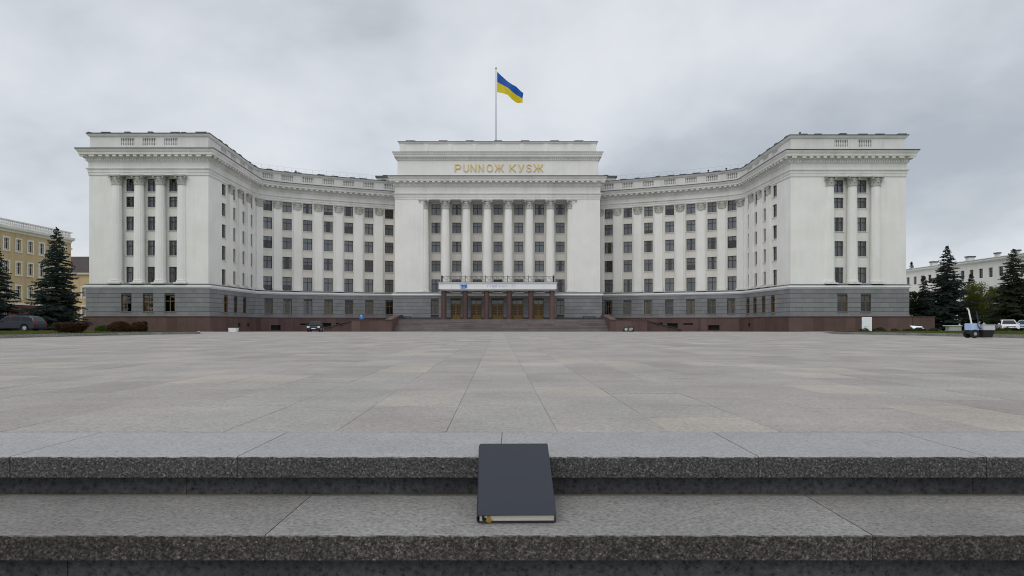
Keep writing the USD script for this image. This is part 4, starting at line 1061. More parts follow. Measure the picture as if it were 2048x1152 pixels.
# write the stone blocks and plinth panels: the largest in the picture as parts, the rest joined
def blk_size(b_):
    c = b_[0].map([[(b_[1] + b_[2]) / 2, b_[4], (b_[5] + b_[6]) / 2]])[0]; p, T, N = b_[0].frame((b_[1] + b_[2]) / 2)
    vd = -c[:2] / np.linalg.norm(c[:2]); return (b_[2] - b_[1]) * (b_[6] - b_[5]) * max(0, N @ vd) / (c[1] ** 2)
blocks.sort(key=lambda b_: -blk_size(b_))
for P, a, b_, t0, t1, z0, z1, tone in blocks[:300]: obj('stone_block', P.box(a, b_, t0, t1, z0, z1), M['grey_block'], bld, tone=tone)
rest = MB()
for P, a, b_, t0, t1, z0, z1, tone in blocks[300:]: rest.add(P.box(a, b_, t0, t1, z0, z1), tone)
obj('stone_blocks_far', rest, M['grey_block'], bld, vtone=rest.tones(), kind='stuff')
for P, poly, t, tone in panels:
    v, f = as_vf(extrude(poly, .028))
    obj('granite_panel', (P.map(np.column_stack([v[:, 0], v[:, 2] + t - .028, v[:, 1]])), f[:, ::-1]), M['brown_granite'], bld, tone=tone)
# low granite wall running on past the right wing
ext = thing('low_granite_wall', 'low brown granite wall running on to the right of the right wing', 'wall', (60.2, 100.0, gz(100)))
c = MB()
for k in range(3): 
    x0 = 58.65 + 1.08 * k
    b_ = MB(); b_.box(x0 + .006, x0 + 1.074, 99.9, 101.0, -2, 1.49); obj('granite_panel', b_, M['brown_granite'], ext, tone=float(rng.random()))
b_ = MB(); b_.box(58.66, 61.95, 99.85, 101.05, 1.493, 1.6); obj('coping', b_, M['brown_granite'], ext, tone=.1)

# --- entrance stairs with flanking walls
st = thing('entrance_stairs', None, None, (CX, 112, gz(110)), kind='structure')
sy0, n_st = 109.6, 13; z0 = gz(109.6); rise = (PORCH_Z - z0) / n_st
for k in range(n_st):
    m_ = MB(); y0 = sy0 + .38 * k
    for a, b_ in zip(np.linspace(-19.05, 15.55, 9)[:-1], np.linspace(-19.05, 15.55, 9)[1:]):
        off = 0
        m_.box(a + .004, b_ - .004, y0, y0 + .42 if k < n_st - 1 else 119.6, z0 + rise * k - .3, z0 + rise * (k + 1) - .035, float(rng.random()))
        m_.box(a + .004, b_ - .004, y0 - .03, y0 + .36 if k < n_st - 1 else 119.6, z0 + rise * (k + 1) - .0345, z0 + rise * (k + 1), float(rng.random()))
    obj('step', m_, M['stair_granite'], st, vtone=m_.tones())
def flank(name, label, xin, xout, sgn):
    F = thing(name, label, 'wall', ((xin + xout) / 2, 108, gz(108)), group=None)
    # sloping cheek beside the stairs
    poly = sg.Polygon([(108.0, -2), (119.4, -2), (119.4, 1.95), (116.2, 1.9), (108.0, 1.12)])
    v, f = as_vf(extrude(poly, .9)); xs_ = xin + sgn * v[:, 2]
    mesh = (np.column_stack([xs_, v[:, 0], v[:, 1]]), f if sgn > 0 else f[:, ::-1]); obj('cheek', mesh, M['brown_granite'], F, tone=.5)
    poly = sg.Polygon([(107.9, 1.125), (116.2, 1.905), (119.4, 1.955), (119.4, 2.08), (116.2, 2.03), (107.9, 1.25)])
    v, f = as_vf(extrude(poly, 1.0)); xs_ = xin - sgn * .05 + sgn * v[:, 2]
    obj('coping', (np.column_stack([xs_, v[:, 0], v[:, 1]]), f if sgn > 0 else f[:, ::-1]), M['brown_granite'], F, tone=.9)
    a, b_ = xin + sgn * .9, xout
    n = 4
    for k in range(n):
        u0, u1 = sorted((a + (b_ - a) * k / n, a + (b_ - a) * (k + 1) / n))
        m_ = MB(); m_.box(u0 + .006, u1 - .006, 108.0, 109.0, -2, 1.05); obj('granite_panel', m_, M['brown_granite'], F, tone=float(rng.random()))
    u0, u1 = sorted((a, b_)); m_ = MB(); m_.box(u0, u1, 107.93, 109.05, 1.053, 1.16); obj('coping', m_, M['brown_granite'], F, tone=.3)
    m_ = MB(); m_.box(u0, u1, 109.06, 118.5, -2, 0.98); obj('terrace', m_, M['stair_granite'], F, tone=.2)
    # ramp side: a sloping dark rail wall falling away from the terrace
    e = b_ + sgn * 6.0
    poly = sg.Polygon([(0, -2), (6.0, -2), (6.0, -.55), (0, 1.0)])
    v, f = as_vf(extrude(poly, .3)); xs_ = b_ + sgn * v[:, 0]
    obj('ramp_wall', (np.column_stack([xs_, 110.2 + v[:, 2], v[:, 1]]), f if sgn < 0 else f[:, ::-1]), M['brown_granite'], F, tone=.1)
    m_ = MB(); q0, q1 = np.array([b_, 110.1, 1.12]), np.array([e, 110.1, -.45]); m_.cyl(q0, q1, .09, .09, 6)
    for u in (0.05, .35, .65, .95): p = q0 + (q1 - q0) * u; m_.cyl(p - [0, 0, .5], p, .05, .05, 6)
    obj('hand_rail', m_, M['iron'], F)
flank('stair_flank_wall', 'brown granite flank wall with sloping cheek left of the entrance stairs', -19.05, -25.4, -1)
flank('stair_flank_wall', 'brown granite flank wall with sloping cheek right of the entrance stairs', 15.55, 21.4, 1)
for x, sgn, lab in ((X(797, 115.5), 1, 'black bench-like rail bar beside the head of the stairs, left of the portico'), (X(1191, 115.5), -1, 'black bench-like rail bar beside the head of the stairs, right of the portico')):
    B = thing('low_rail', lab, 'railing', (x, 115.6, PORCH_Z), group=None)
    m_ = MB(); m_.box(min(x, x + sgn * 2.2), max(x, x + sgn * 2.2), 115.4, 115.52, PORCH_Z + .36, PORCH_Z + .48); obj('bar', m_, M['iron'], B)
    for q in (.15, 1.1, 2.05):
        m_ = MB(); m_.box(x + sgn * q - .05, x + sgn * q + .05, 115.41, 115.51, PORCH_Z, PORCH_Z + .357); obj('post', m_, M['iron'], B)

# ------------------------------------------------------------------ flag
px_, fy = 992, 123.0
fx = X(px_, fy); ztop = EYE + (648 - 138) / 1365 * fy; zb = 32.5
pole = thing('flagpole', 'tall pale flagpole with gilt ball on the roof of the central block', 'flagpole', (fx, fy, zb))
obj('pole', cyl((fx, fy, zb), (fx, fy, ztop), .13, .07, 12), M['pole_paint'], pole, smooth=40)
obj('finial', xf(trimesh.creation.icosphere(2, .20), T=(fx, fy, ztop + .15)), M['gold_leaf'], pole, smooth=True)
m_ = MB(); m_.box(fx - .4, fx + .4, fy - .4, fy + .4, zb - .1, zb + .25); obj('socket', m_, M['iron'], pole)
k_ = fy / 1365
flag = thing('flag', 'blue and yellow flag blowing from the tall flagpole', 'flag', (fx + .09, fy, EYE + (648 - 184) * k_))
def flag_pts(u, w):
    """u along the fly, w from the top edge (0) to the lower edge (1); in picture units measured from the hoist."""
    top = [(0, 143.5), (.2, 152.5), (.4, 163), (.6, 172), (.8, 179), (1, 184)]
    bot = [(0, 184), (.2, 187), (.4, 191.5), (.55, 199), (.75, 204), (1, 208)]
    yt = np.interp(u, *zip(*top)); yb = np.interp(u, *zip(*bot))
    x = (994 + 52.5 * u - 0.8 * math.sin(PI * w) * u - 1.0 * w * (u > .9)) 
    y = yt + (yb - yt) * w
    return np.array([(x - 1024) * k_ + .02, fy + .55 * math.sin(u * 7.5 + w * 2.2) * (.25 + u) + .35 * math.sin(u * 15 - w * 3) * u * .6 - .3 * u, EYE + (648 - y) * k_])
def flag_part(w0, w1):
    nu, nw = 40, 14
    v = np.array([flag_pts(i / nu, w0 + (w1 - w0) * j / nw) for j in range(nw + 1) for i in range(nu + 1)])
    f = [[j * (nu + 1) + i, j * (nu + 1) + i + 1, (j + 1) * (nu + 1) + i + 1, (j + 1) * (nu + 1) + i] for j in range(nw) for i in range(nu)]
    return v, np.array(f)
obj('stripe', flag_part(0, .485), M['cloth_blue'], flag, smooth=True, label='blue upper half of the flag')
obj('stripe', flag_part(.485, 1), M['cloth_yellow'], flag, smooth=True, label='yellow lower half of the flag')

# ------------------------------------------------------------------ lawns, kerbs, roads
def terrain(poly, dz, step=3.0):
    """A sheet over the polygon that follows the ground."""
    out = MB(); x0, y0, x1, y1 = poly.bounds
    ys_ = list(np.arange(y0, y1, step)) + [y1]
    for a, b_ in zip(ys_[:-1], ys_[1:]):
        c = poly.intersection(sg.box(x0, a, x1, b_))
        for q in getattr(c, 'geoms', [c]):
            if q.is_empty or q.area < 1e-4: continue
            v, f = trimesh.creation.triangulate_polygon(q, engine='earcut')
            out.add((np.column_stack([v, g(v[:, 1]) + dz]), f))
    return out
left_poly = sg.Polygon([(-17.7, 9), (-17.7, 38.5), (-18.5, 40.5), (-42.6, 93), (-43.2, 98.6), (-61.9, 98.6), (-62.9, 130), (-140, 130), (-140, 9)])
right_poly = sg.Polygon([(17.8, 9), (17.8, 37.6), (18.4, 39.2), (42.2, 93), (42.6, 99.6), (58.6, 99.6), (58.8, 99.8), (62.3, 99.8), (62.3, 102), (58.8, 102), (58.9, 130), (140, 130), (140, 9)])
def blades(poly, n, seed, dz, h=(.05, .10), near_=9, far_=60):
    r = np.random.default_rng(seed); x0, y0, x1, y1 = poly.bounds; pts = []
    while len(pts) < n:
        d = near_ + (far_ - near_) * r.random(20000) ** 1.4; x = r.uniform(max(x0, -70), min(x1, 70), 20000)
        ok = (np.abs(x) < .78 * d)
        for a, b_ in zip(x[ok], d[ok]):
            if poly.contains(sg.Point(a, b_)): pts.append((a, b_))
            if len(pts) >= n: break
    p = np.array(pts); m_ = len(p); hh = r.uniform(*h, m_); ang_ = r.uniform(0, 2 * PI, m_); wd = r.uniform(.012, .03, m_)
    base = np.column_stack([p, g(p[:, 1]) + dz - .01]); dx = np.column_stack([np.cos(ang_), np.sin(ang_), np.zeros(m_)]) * wd[:, None]
    tip = base + np.column_stack([r.normal(0, .03, m_), r.normal(0, .03, m_), hh])
    v = np.stack([base - dx, base + dx, tip], 1).reshape(-1, 3)
    return v, np.arange(3 * m_).reshape(-1, 3)
for nm, poly, sd_, sg_ in (('left', left_poly, 3, -1), ('right', right_poly, 4, 1)):
    L = thing('lawn', None, None, (sg_ * 30.0, 40, gz(40)), kind='structure')
    obj('turf', terrain(poly.buffer(-.14), .10), M['lawn_soil'], L)
    obj('grass', blades(poly.buffer(-.2), 26000, sd_, .10), M['grass_blades'], None, cat='grass', label='short green grass of the %s lawn beside the square' % nm, kind='stuff')
    K = thing('kerb', None, None, (sg_ * 17.7, 24, 0), kind='structure')
    edge = poly.exterior.coords[:]
    line = [np.array(q) for q in edge[:5]]
    for a, b_ in zip(line[:-1], line[1:]):
        d = b_ - a; Ln = np.linalg.norm(d); t = d / Ln; nrm = np.array([t[1], -t[0]]) * (-1 if nm == 'left' else 1)   # inwards
        if nm == 'left': nrm = np.array([-t[1], t[0]])
        else: nrm = np.array([t[1], -t[0]])
        n = max(1, round(Ln / 1.0)) if a[1] < 45 else max(1, round(Ln / 2.0))
        for i in range(n):
            p, q = a + t * (Ln * i / n + .004), a + t * (Ln * (i + 1) / n - .004)
            v = []
            for hgt in (-.25, .118):
                ins = .012 if hgt > 0 else 0
                for c_, o in ((p, ins), (q, ins), (q, .15), (p, .15)): w_ = c_ + nrm * o; v.append([w_[0], w_[1], gz(w_[1]) + hgt])
            fcs = BOXF if nm == 'right' else BOXF[:, ::-1]
            obj('kerb_stone', (np.array(v), fcs), M['kerb_stone'], K, tone=float(rng.random()))
roadL = thing('road', None, None, (-70, 68, gz(68)), kind='structure')
obj('road_surface', terrain(sg.box(-139, 64.5, -40.5, 71.5), .106), M['asphalt'], roadL)
roadR = thing('road', None, None, (70, 84, gz(84)), kind='structure')
obj('road_surface', terrain(sg.box(44.5, 80.5, 139, 88), .106), M['asphalt'], roadR)

# ------------------------------------------------------------------ trees and bushes
def spruce(name, label, x, y, H, R, seed, material='spruce_needles', lean=0.0, group=None, base=None):
    r = np.random.default_rng(seed); z0 = gz(y) + .1 if base is None else base
    T = thing(name, label, 'tree', (x, y, z0), local=True, group=group)
    obj('trunk', lathe([(H * .018 + .06, -.2), (H * .014 + .03, H * .3), (H * .006 + .01, H * .75), (.012, H * .99)], 8), M['bark'], T, smooth=True)
    vs = []
    lev, z = [], H * .035
    while z < H * .985:
        lev.append(z); z += max(.10, .34 * (1 - .55 * z / H))
    az = 0.0
    for z_ in lev:
        n = int(4 + 6 * (1 - z_ / H))
        for k in range(n):
            z = z_ + r.uniform(-.34, .34) * (1 - .6 * z_ / H); z = min(max(z, H * .03), H * .985); u = z / H
            Lb = R * (1 - u) ** .86 * (1.05 if u > .14 else .75 + 2.1 * u)
            az += 2.39996 + r.normal(0, .35)
            L = max(.10, Lb * (r.uniform(.55, 1.0) if r.random() < .72 else r.uniform(.95, 1.24))); d = np.array([math.cos(az), math.sin(az), 0]); e = np.array([-d[1], d[0], 0])
            ns = max(3, int(L / .17)); dr = r.uniform(.10, .40); up = r.uniform(.02, .22) + .25 * max(0, u - .6)
            for i in range(1, ns + 1):
                q = i / ns
                c = d * L * q + e * L * q * r.normal(0, .03) + [0, 0, z + up * L * q - dr * L * q * q + .22 * L * max(0, q - .7)]
                w = (.36 * L * (1 - q) ** .7 * min(1, q * 2.4) + .09) * r.uniform(.5, 1.2)
                for s_ in (-1, 1):
                    tip = c + e * s_ * w + d * (.35 * w + .05) + [0, 0, -.34 * w * r.uniform(.2, 1.6) + r.normal(0, .03)]
                    wd = .045 + .045 * r.random(); mid = (c + tip) / 2 + [0, 0, -.04 - .10 * w]
                    vs += [c + d * wd, c - d * wd + [0, 0, -.02], tip]
                    vs += [c + [0, 0, .03], mid + d * .04 + [0, 0, -.10 * r.random() - .04], tip + d * .06 * r.normal() + [0, 0, -.05]]
                vs += [c - d * .10, c + d * .15 + [0, 0, .05], c + [0, 0, -.12 - .14 * w * r.random()] + e * r.normal(0, .06)]
    vs = np.array(vs); vs[:, 0] += lean * vs[:, 2]
    obj('crown', (vs, np.arange(len(vs)).reshape(-1, 3)), M[material], T)
    return T
def leaf_cloud(r, lobes, n, size, shell=.55):
    out = []
    w = np.array([l[3] ** 2 for l in lobes]); w = w / w.sum()
    for (cx_, cy, cz, rad, sq), m_ in zip(lobes, r.multinomial(n, w)):
        dv = r.normal(size=(m_, 3)); dv /= np.linalg.norm(dv, axis=1, keepdims=True)
        rr = rad * (shell + (1 - shell) * r.random(m_) ** .6) * (1 + .22 * (meshkit.noise(dv * 3.1 + cx_, 5) - .5) * 2)
        p = np.array([cx_, cy, cz]) + dv * rr[:, None] * [1, 1, sq]
        a = r.normal(size=(m_, 3)); a /= np.linalg.norm(a, axis=1, keepdims=True); b_ = np.cross(a, dv + .6 * r.normal(size=(m_, 3))); b_ /= np.linalg.norm(b_, axis=1, keepdims=True) + 1e-9
        s_ = size * r.uniform(.6, 1.3, m_)[:, None]
        out.append(np.stack([p - a * s_, p + b_ * s_ * .8, p + a * s_], 1).reshape(-1, 3))
    v = np.vstack(out); return v, np.arange(len(v)).reshape(-1, 3)
def broad_tree(name, label, x, y, H, R, seed, material, n=9000, low=.12, group=None):
    r = np.random.default_rng(seed); z0 = gz(y) + .1
    T = thing(name, label, 'tree', (x, y, z0), local=True, group=group)
    tr = MB(); tr.cyl((0, 0, -.2), (.1, 0, H * .45), .16, .10, 8)
    for k in range(7):
        a = k * 2.4; tr.cyl((.05, 0, H * (.15 + .04 * k)), (R * .7 * math.cos(a), R * .7 * math.sin(a), H * (.45 + .06 * k)), .07, .02, 6)
    obj('trunk', tr, M['bark'], T)
    lobes = [(r.uniform(-.6, .6) * R, r.uniform(-.6, .6) * R, H * r.uniform(low + .1, .86), R * r.uniform(.28, .5), r.uniform(.7, 1.1)) for _ in range(16)] + [(0, 0, H * .9, R * .3, 1.0)]
    obj('crown', leaf_cloud(r, lobes, n, .13, .35), M[material], T)
    return T
def bush(name, label, x, y, w, dep, h, seed, material, shape='dome', n=5200, cat='bush', group=None, leaf=.034):
    r = np.random.default_rng(seed); z0 = gz(y) + .1
    s_ = trimesh.creation.icosphere(4, 1.0); v, f = as_vf(s_)
    v = v * (1 + .16 * (meshkit.fbm(v * 3 + seed, 3, seed) - .5)[:, None] * 2)
    def form(v, grow=1.0):
        if shape == 'dome':
            o = v * [w / 2, dep / 2, h * .60] * grow; o[:, 2] = np.maximum(o[:, 2] + h * .40, 0)
        else:                              # clipped bowl, flat on top and wider above
            top = np.clip(v[:, 2], -1, .45); k = .80 + .26 * np.clip(v[:, 2], -1, 1) 
            o = np.column_stack([v[:, 0] * w / 2 * k, v[:, 1] * dep / 2 * k, (top + .8) / 1.25 * h * .95]) * [grow, grow, grow]
            o[:, 2] += .10 * h * (np.abs(o[:, 0]) / (w / 2)) ** 3
            o[:, 2] = np.maximum(o[:, 2], 0)
        return o
    m_ = MB(); m_.add((form(v, .93), f))
    dv = r.normal(size=(n, 3)); dv /= np.linalg.norm(dv, axis=1, keepdims=True)
    p = form(dv * (1 + .16 * (meshkit.fbm(dv * 3 + seed, 3, seed) - .5)[:, None] * 2), 1.0) * r.uniform(.93, 1.09, n)[:, None]
    a = r.normal(size=(n, 3)); a /= np.linalg.norm(a, axis=1, keepdims=True); b_ = dv + .7 * r.normal(size=(n, 3)); b_ /= np.linalg.norm(b_, axis=1, keepdims=True)
    s1 = leaf * r.uniform(.6, 1.4, n)[:, None]
    lv = np.stack([p - a * s1 * .6, p + a * s1 * .6, p + b_ * s1 * 1.6], 1).reshape(-1, 3)
    m_.add((lv, np.arange(len(lv)).reshape(-1, 3)))
    v, f = m_.vf()
    x_ = thing(name, label, cat, (x, y, z0), local=True, group=group)
    obj('foliage', (v, f), M[material], x_)
    obj('stem', cyl((0, 0, -.1), (0, 0, h * .4), .02, .015, 6), M['bark'], x_)

spruce('spruce_tree', 'tall dark spruce standing alone in front of the yellow building', X(114, 86), 86, 13.3, 3.9, 11)
spruce('spruce_tree', 'dark spruce cut by the left edge of the picture, behind the dark people carrier', X(-6, 84), 84, 10.8, 3.3, 12)
spruce('spruce_tree', 'broad dark spruce just right of the right wing and its low granite wall', X(1894, 106), 106, 13.4, 4.6, 13)
spruce('spruce_tree', 'large green spruce at the right edge of the picture, in front of the white building', X(2027, 100), 100, 12.2, 4.6, 14, 'spruce_green')
spruce('spruce_tree', 'small green spruce half hidden beside the corner of the right wing', X(1848, 110), 110, 9.0, 2.9, 15, 'spruce_green')
spruce('spruce_tree', 'slim small spruce rising between the broad dark spruce and the yellowish trees', X(1942, 112), 112, 9.6, 2.6, 16, 'spruce_green')
spruce('spruce_tree', 'far spruce whose tip shows above the roof of the white building beside the right wing', X(1823, 172), 172, 17.5, 3.2, 17)
broad_tree('leafy_tree', 'yellowish green leafy tree left of the right-hand large spruce', X(1962, 108), 108, 7.6, 3.4, 21, 'broad_leaves', n=13000)
broad_tree('leafy_tree', 'low yellowish green tree under the slim small spruce', X(1990, 112), 112, 7.2, 3.2, 22, 'broad_leaves', n=13000)
broad_tree('leafy_tree', 'dark green leafy tree close beside the corner of the right wing', X(1826, 112), 112, 6.6, 2.4, 23, 'dark_leaves')
bush('clipped_hedge', 'wide flat-topped russet clipped bush on the left lawn, beside the people carrier', X(142, 29.5), 29.5, 1.62, .9, .42, 31, 'russet_leaves', 'bowl', 7000)
bush('round_bush', 'small bright green round bush on the left lawn', X(205, 38), 38, .68, .6, .34, 32, 'bush_green')
bush('round_bush', 'larger russet dome bush on the left lawn, next to the bright green one', X(240, 34), 34, 1.05, .9, .50, 33, 'russet_leaves', n=7500)
bush('round_bush', 'smaller russet dome bush on the left lawn, rightmost of the bushes', X(277, 35.5), 35.5, .78, .7, .50, 34, 'russet_leaves')
# creeping shrubs along the right lawn
def shrub_strip(label, x0, x1, y0, y1, h, n, seed, material='ground_cover'):
    r = np.random.default_rng(seed)
    lobes = [(r.uniform(x0, x1), r.uniform(y0, y1), 0, h * r.uniform(.7, 1.2), .8) for _ in range(int((x1 - x0) * 2.2))]
    v, f = leaf_cloud(r, lobes, n, .05, .5); v[:, 2] = np.maximum(v[:, 2], -.02) + g(v[:, 1]) + .1
    obj('ground_shrubs', (v, f), M[material], None, cat='shrubs', label=label, kind='stuff')
shrub_strip('low dark creeping shrubs around the white board on the right lawn', X(1668, 45), X(1845, 45), 43.5, 47, .34, 9000, 41)
shrub_strip('low dark creeping shrubs behind the grey cart near the white car', X(1982, 58), X(2010, 58), 57, 60, .4, 2500, 42)

# ------------------------------------------------------------------ neighbouring buildings
def simple_window(P, parent, c, w, z, h, t, wood, surround=None):
    W = sub(parent, 'window'); a, b_, z0, z1 = c - w / 2, c + w / 2, z - h / 2, z + h / 2
    fr = MB(); k = .09; tf = t - .15
    for u0, u1, za, zb in ((a, a + k, z0, z1), (b_ - k, b_, z0, z1), (a + k, b_ - k, z0, z0 + k), (a + k, b_ - k, z1 - k, z1), (c - .04, c + .04, z0 + k, z1 - k)): fr.add(P.box(u0, u1, tf - .08, tf, za, zb))
    fr.add(P.box(a + k, c - .04, tf - .08, tf - .005, z0 + h * .66, z0 + h * .66 + .07)); fr.add(P.box(c + .04, b_ - k, tf - .08, tf - .005, z0 + h * .66, z0 + h * .66 + .07))
    obj('frame', fr, M[wood], W)
    obj('pane', P.box(a + k, b_ - k, tf - .05, tf - .04, z0 + k, z1 - k), M['window_glass'], W)
    obj('curtain', P.box(a, b_, tf - .5, tf - .49, z0 - .1, z1 + .1), M['curtain_grey'], W)
    if surround:
        s_ = MB()
        for u0, u1, za, zb in ((a - .22, a - .002, z0 - .15, z1 + .2), (b_ + .002, b_ + .22, z0 - .15, z1 + .2), (a - .002, b_ + .002, z1 + .002, z1 + .2), (a - .3, b_ + .3, z0 - .3, z0 - .152)): s_.add(P.box(u0, u1, t - .1, t + .10, za, zb))
        obj('surround', s_, M[surround], W)
yb_ = thing('yellow_building', 'long yellow building with white window surrounds and reddish ground floor at the left edge', 'building', (-90, 112, gz(112)))
PY = Path([(-83, 92), (-83, 128.5)])      # travelling away: outward normal +x
PY_w = [a for a in np.arange(3.2, 35.5, 2.8)]
rows_y = [(5.9, 2.0), (9.85, 2.0), (13.75, 1.9)]
obj('wall', PY.wall(0, PY.S[-1], 4.0, 15.7, [(c, 1.15, z, h) for c in PY_w for z, h in rows_y], thick=.5), M['yellow_stucco'], yb_)
obj('base_wall', PY.wall(0, PY.S[-1], -2, 3.7, [(c, 1.0, 2.0, 1.7) for c in PY_w[::2]], t=.1, thick=.6), M['red_stucco'], yb_)
obj('band', PY.box(0, PY.S[-1], -.3, .25, 3.703, 4.05), M['white_stucco'], yb_)
for c in PY_w:
    for z, h in rows_y: simple_window(PY, yb_, c, 1.15, z, h, 0, 'white_wood', 'white_stucco')
for c in PY_w[::2]: simple_window(PY, yb_, c, 1.0, 2.0, 1.7, .1, 'brown_wood')
obj('cornice', PY.sweep([(-.4, 15.7), (.12, 15.7), (.2, 16.0), (.7, 16.15), (.85, 16.5), (.85, 16.6), (-.4, 16.7)]), M['white_stucco'], yb_)
PYb = MB()
for a in np.arange(.3, 36, .42): PYb.add(xf(BAL, S=(1.2, 1.2, .85), T=PY.map([[a, .1, 16.68]])[0]))
obj('balustrade', PYb, M['white_trim'], yb_)
obj('coping', PY.box(0, PY.S[-1], -.1, .3, 17.53, 17.72), M['white_trim'], yb_)
e = MB(); e.box(-98, -83.5, 92, 128.4, -2, 15.69); obj('wall', e, M['yellow_stucco'], yb_)
e = MB(); e.box(-98, -83.1, 92, 128.45, 15.7, 16.68); obj('roof', e, M['roof_metal'], yb_)
P2 = Path([(-82.9, 128.5), (-84.2, 133)])
e = MB(); e.box(-97, -84.2, 128.55, 130.1, -2, 14.6); obj('end_pavilion', e, M['yellow_stucco'], yb_)
e = MB(); e.box(-97.2, -83.9, 128.56, 130.3, 14.603, 15.0); obj('cornice', e, M['white_stucco'], yb_)

yb2 = thing('yellow_house', 'yellow house with dark brown roof seen between the spruce and the left wing', 'building', (-89, 150, gz(150)))
P3 = Path([(-106, 144), (-74, 144)])
cs3 = [(P3.S[-1]) * (k + .5) / 9 for k in range(9)]
obj('wall', P3.wall(0, P3.S[-1], -2, 11.0, [(c, 1.4, z, 2.0) for c in cs3 for z in (3.2, 7.2)], thick=.5), M['yellow_stucco'], yb2)
e = MB(); e.box(-106, -74, 144.6, 158, -2, 10.9); obj('wall', e, M['yellow_stucco'], yb2)
for c in cs3:
    for z in (3.2, 7.2): simple_window(P3, yb2, c, 1.4, z, 2.0, 0, 'white_wood', 'white_stucco')
obj('cornice', P3.box(0, P3.S[-1], -.5, .4, 10.95, 11.4), M['white_stucco'], yb2)
roof = trimesh.convex.convex_hull(np.array([[-106.6, 143.4, 11.41], [-73.4, 143.4, 11.41], [-73.4, 158.6, 11.41], [-106.6, 158.6, 11.41], [-101, 150, 15.3], [-79, 150, 15.3]]))
obj('roof', roof, M['brown_roof'], yb2)

wb = thing('white_building', 'long plain white building with small brown windows behind the trees on the right', 'building', (95, 132, gz(132)))
PW = Path([(87.5, 166), (87.5, 100)])
cw = [166 - d for d in np.arange(104, 164, 2.6)]
obj('wall', PW.wall(0, PW.S[-1], -2, 11.9, [(c, 1.05, z, 1.75) for c in cw for z in (3.0, 6.5, 9.95)], thick=.5), M['white_stucco'], wb)
e = MB(); e.box(88.1, 102, 100, 166, -2, 11.8); obj('wall', e, M['white_stucco'], wb)
for c in cw:
    for z in (3.0, 6.5, 9.95): simple_window(PW, wb, c, 1.05, z, 1.75, 0, 'brown_wood')
obj('cornice', PW.sweep([(-.5, 11.9), (.1, 11.9), (.5, 12.15), (.55, 12.4), (-.5, 12.45)]), M['white_stucco'], wb)
roof = trimesh.convex.convex_hull(np.array([[86.9, 99.5, 12.46], [86.9, 166.5, 12.46], [102.6, 166.5, 12.46], [102.6, 99.5, 12.46], [93.5, 103, 13.5], [93.5, 163, 13.5], [96, 103, 13.5], [96, 163, 13.5]]))
obj('roof', roof, M['roof_pale_metal'], wb)
for d, w, h in ((145.0, 1.1, .55), (133.5, 1.2, .5), (126, .4, .45), (121, .3, .4)):
    ch = sub(wb, 'chimney'); x = 89.6
    e = MB(); e.box(x - w / 2, x + w / 2, d - .5, d + .5, 12.4, 13.0 + h); obj('stack', e, M['white_trim'], ch)
    e = MB(); e.box(x - w / 2 - .15, x + w / 2 + .15, d - .6, d + .6, 13.003 + h, 13.25 + h); obj('cap', e, M['roof_metal'], ch)

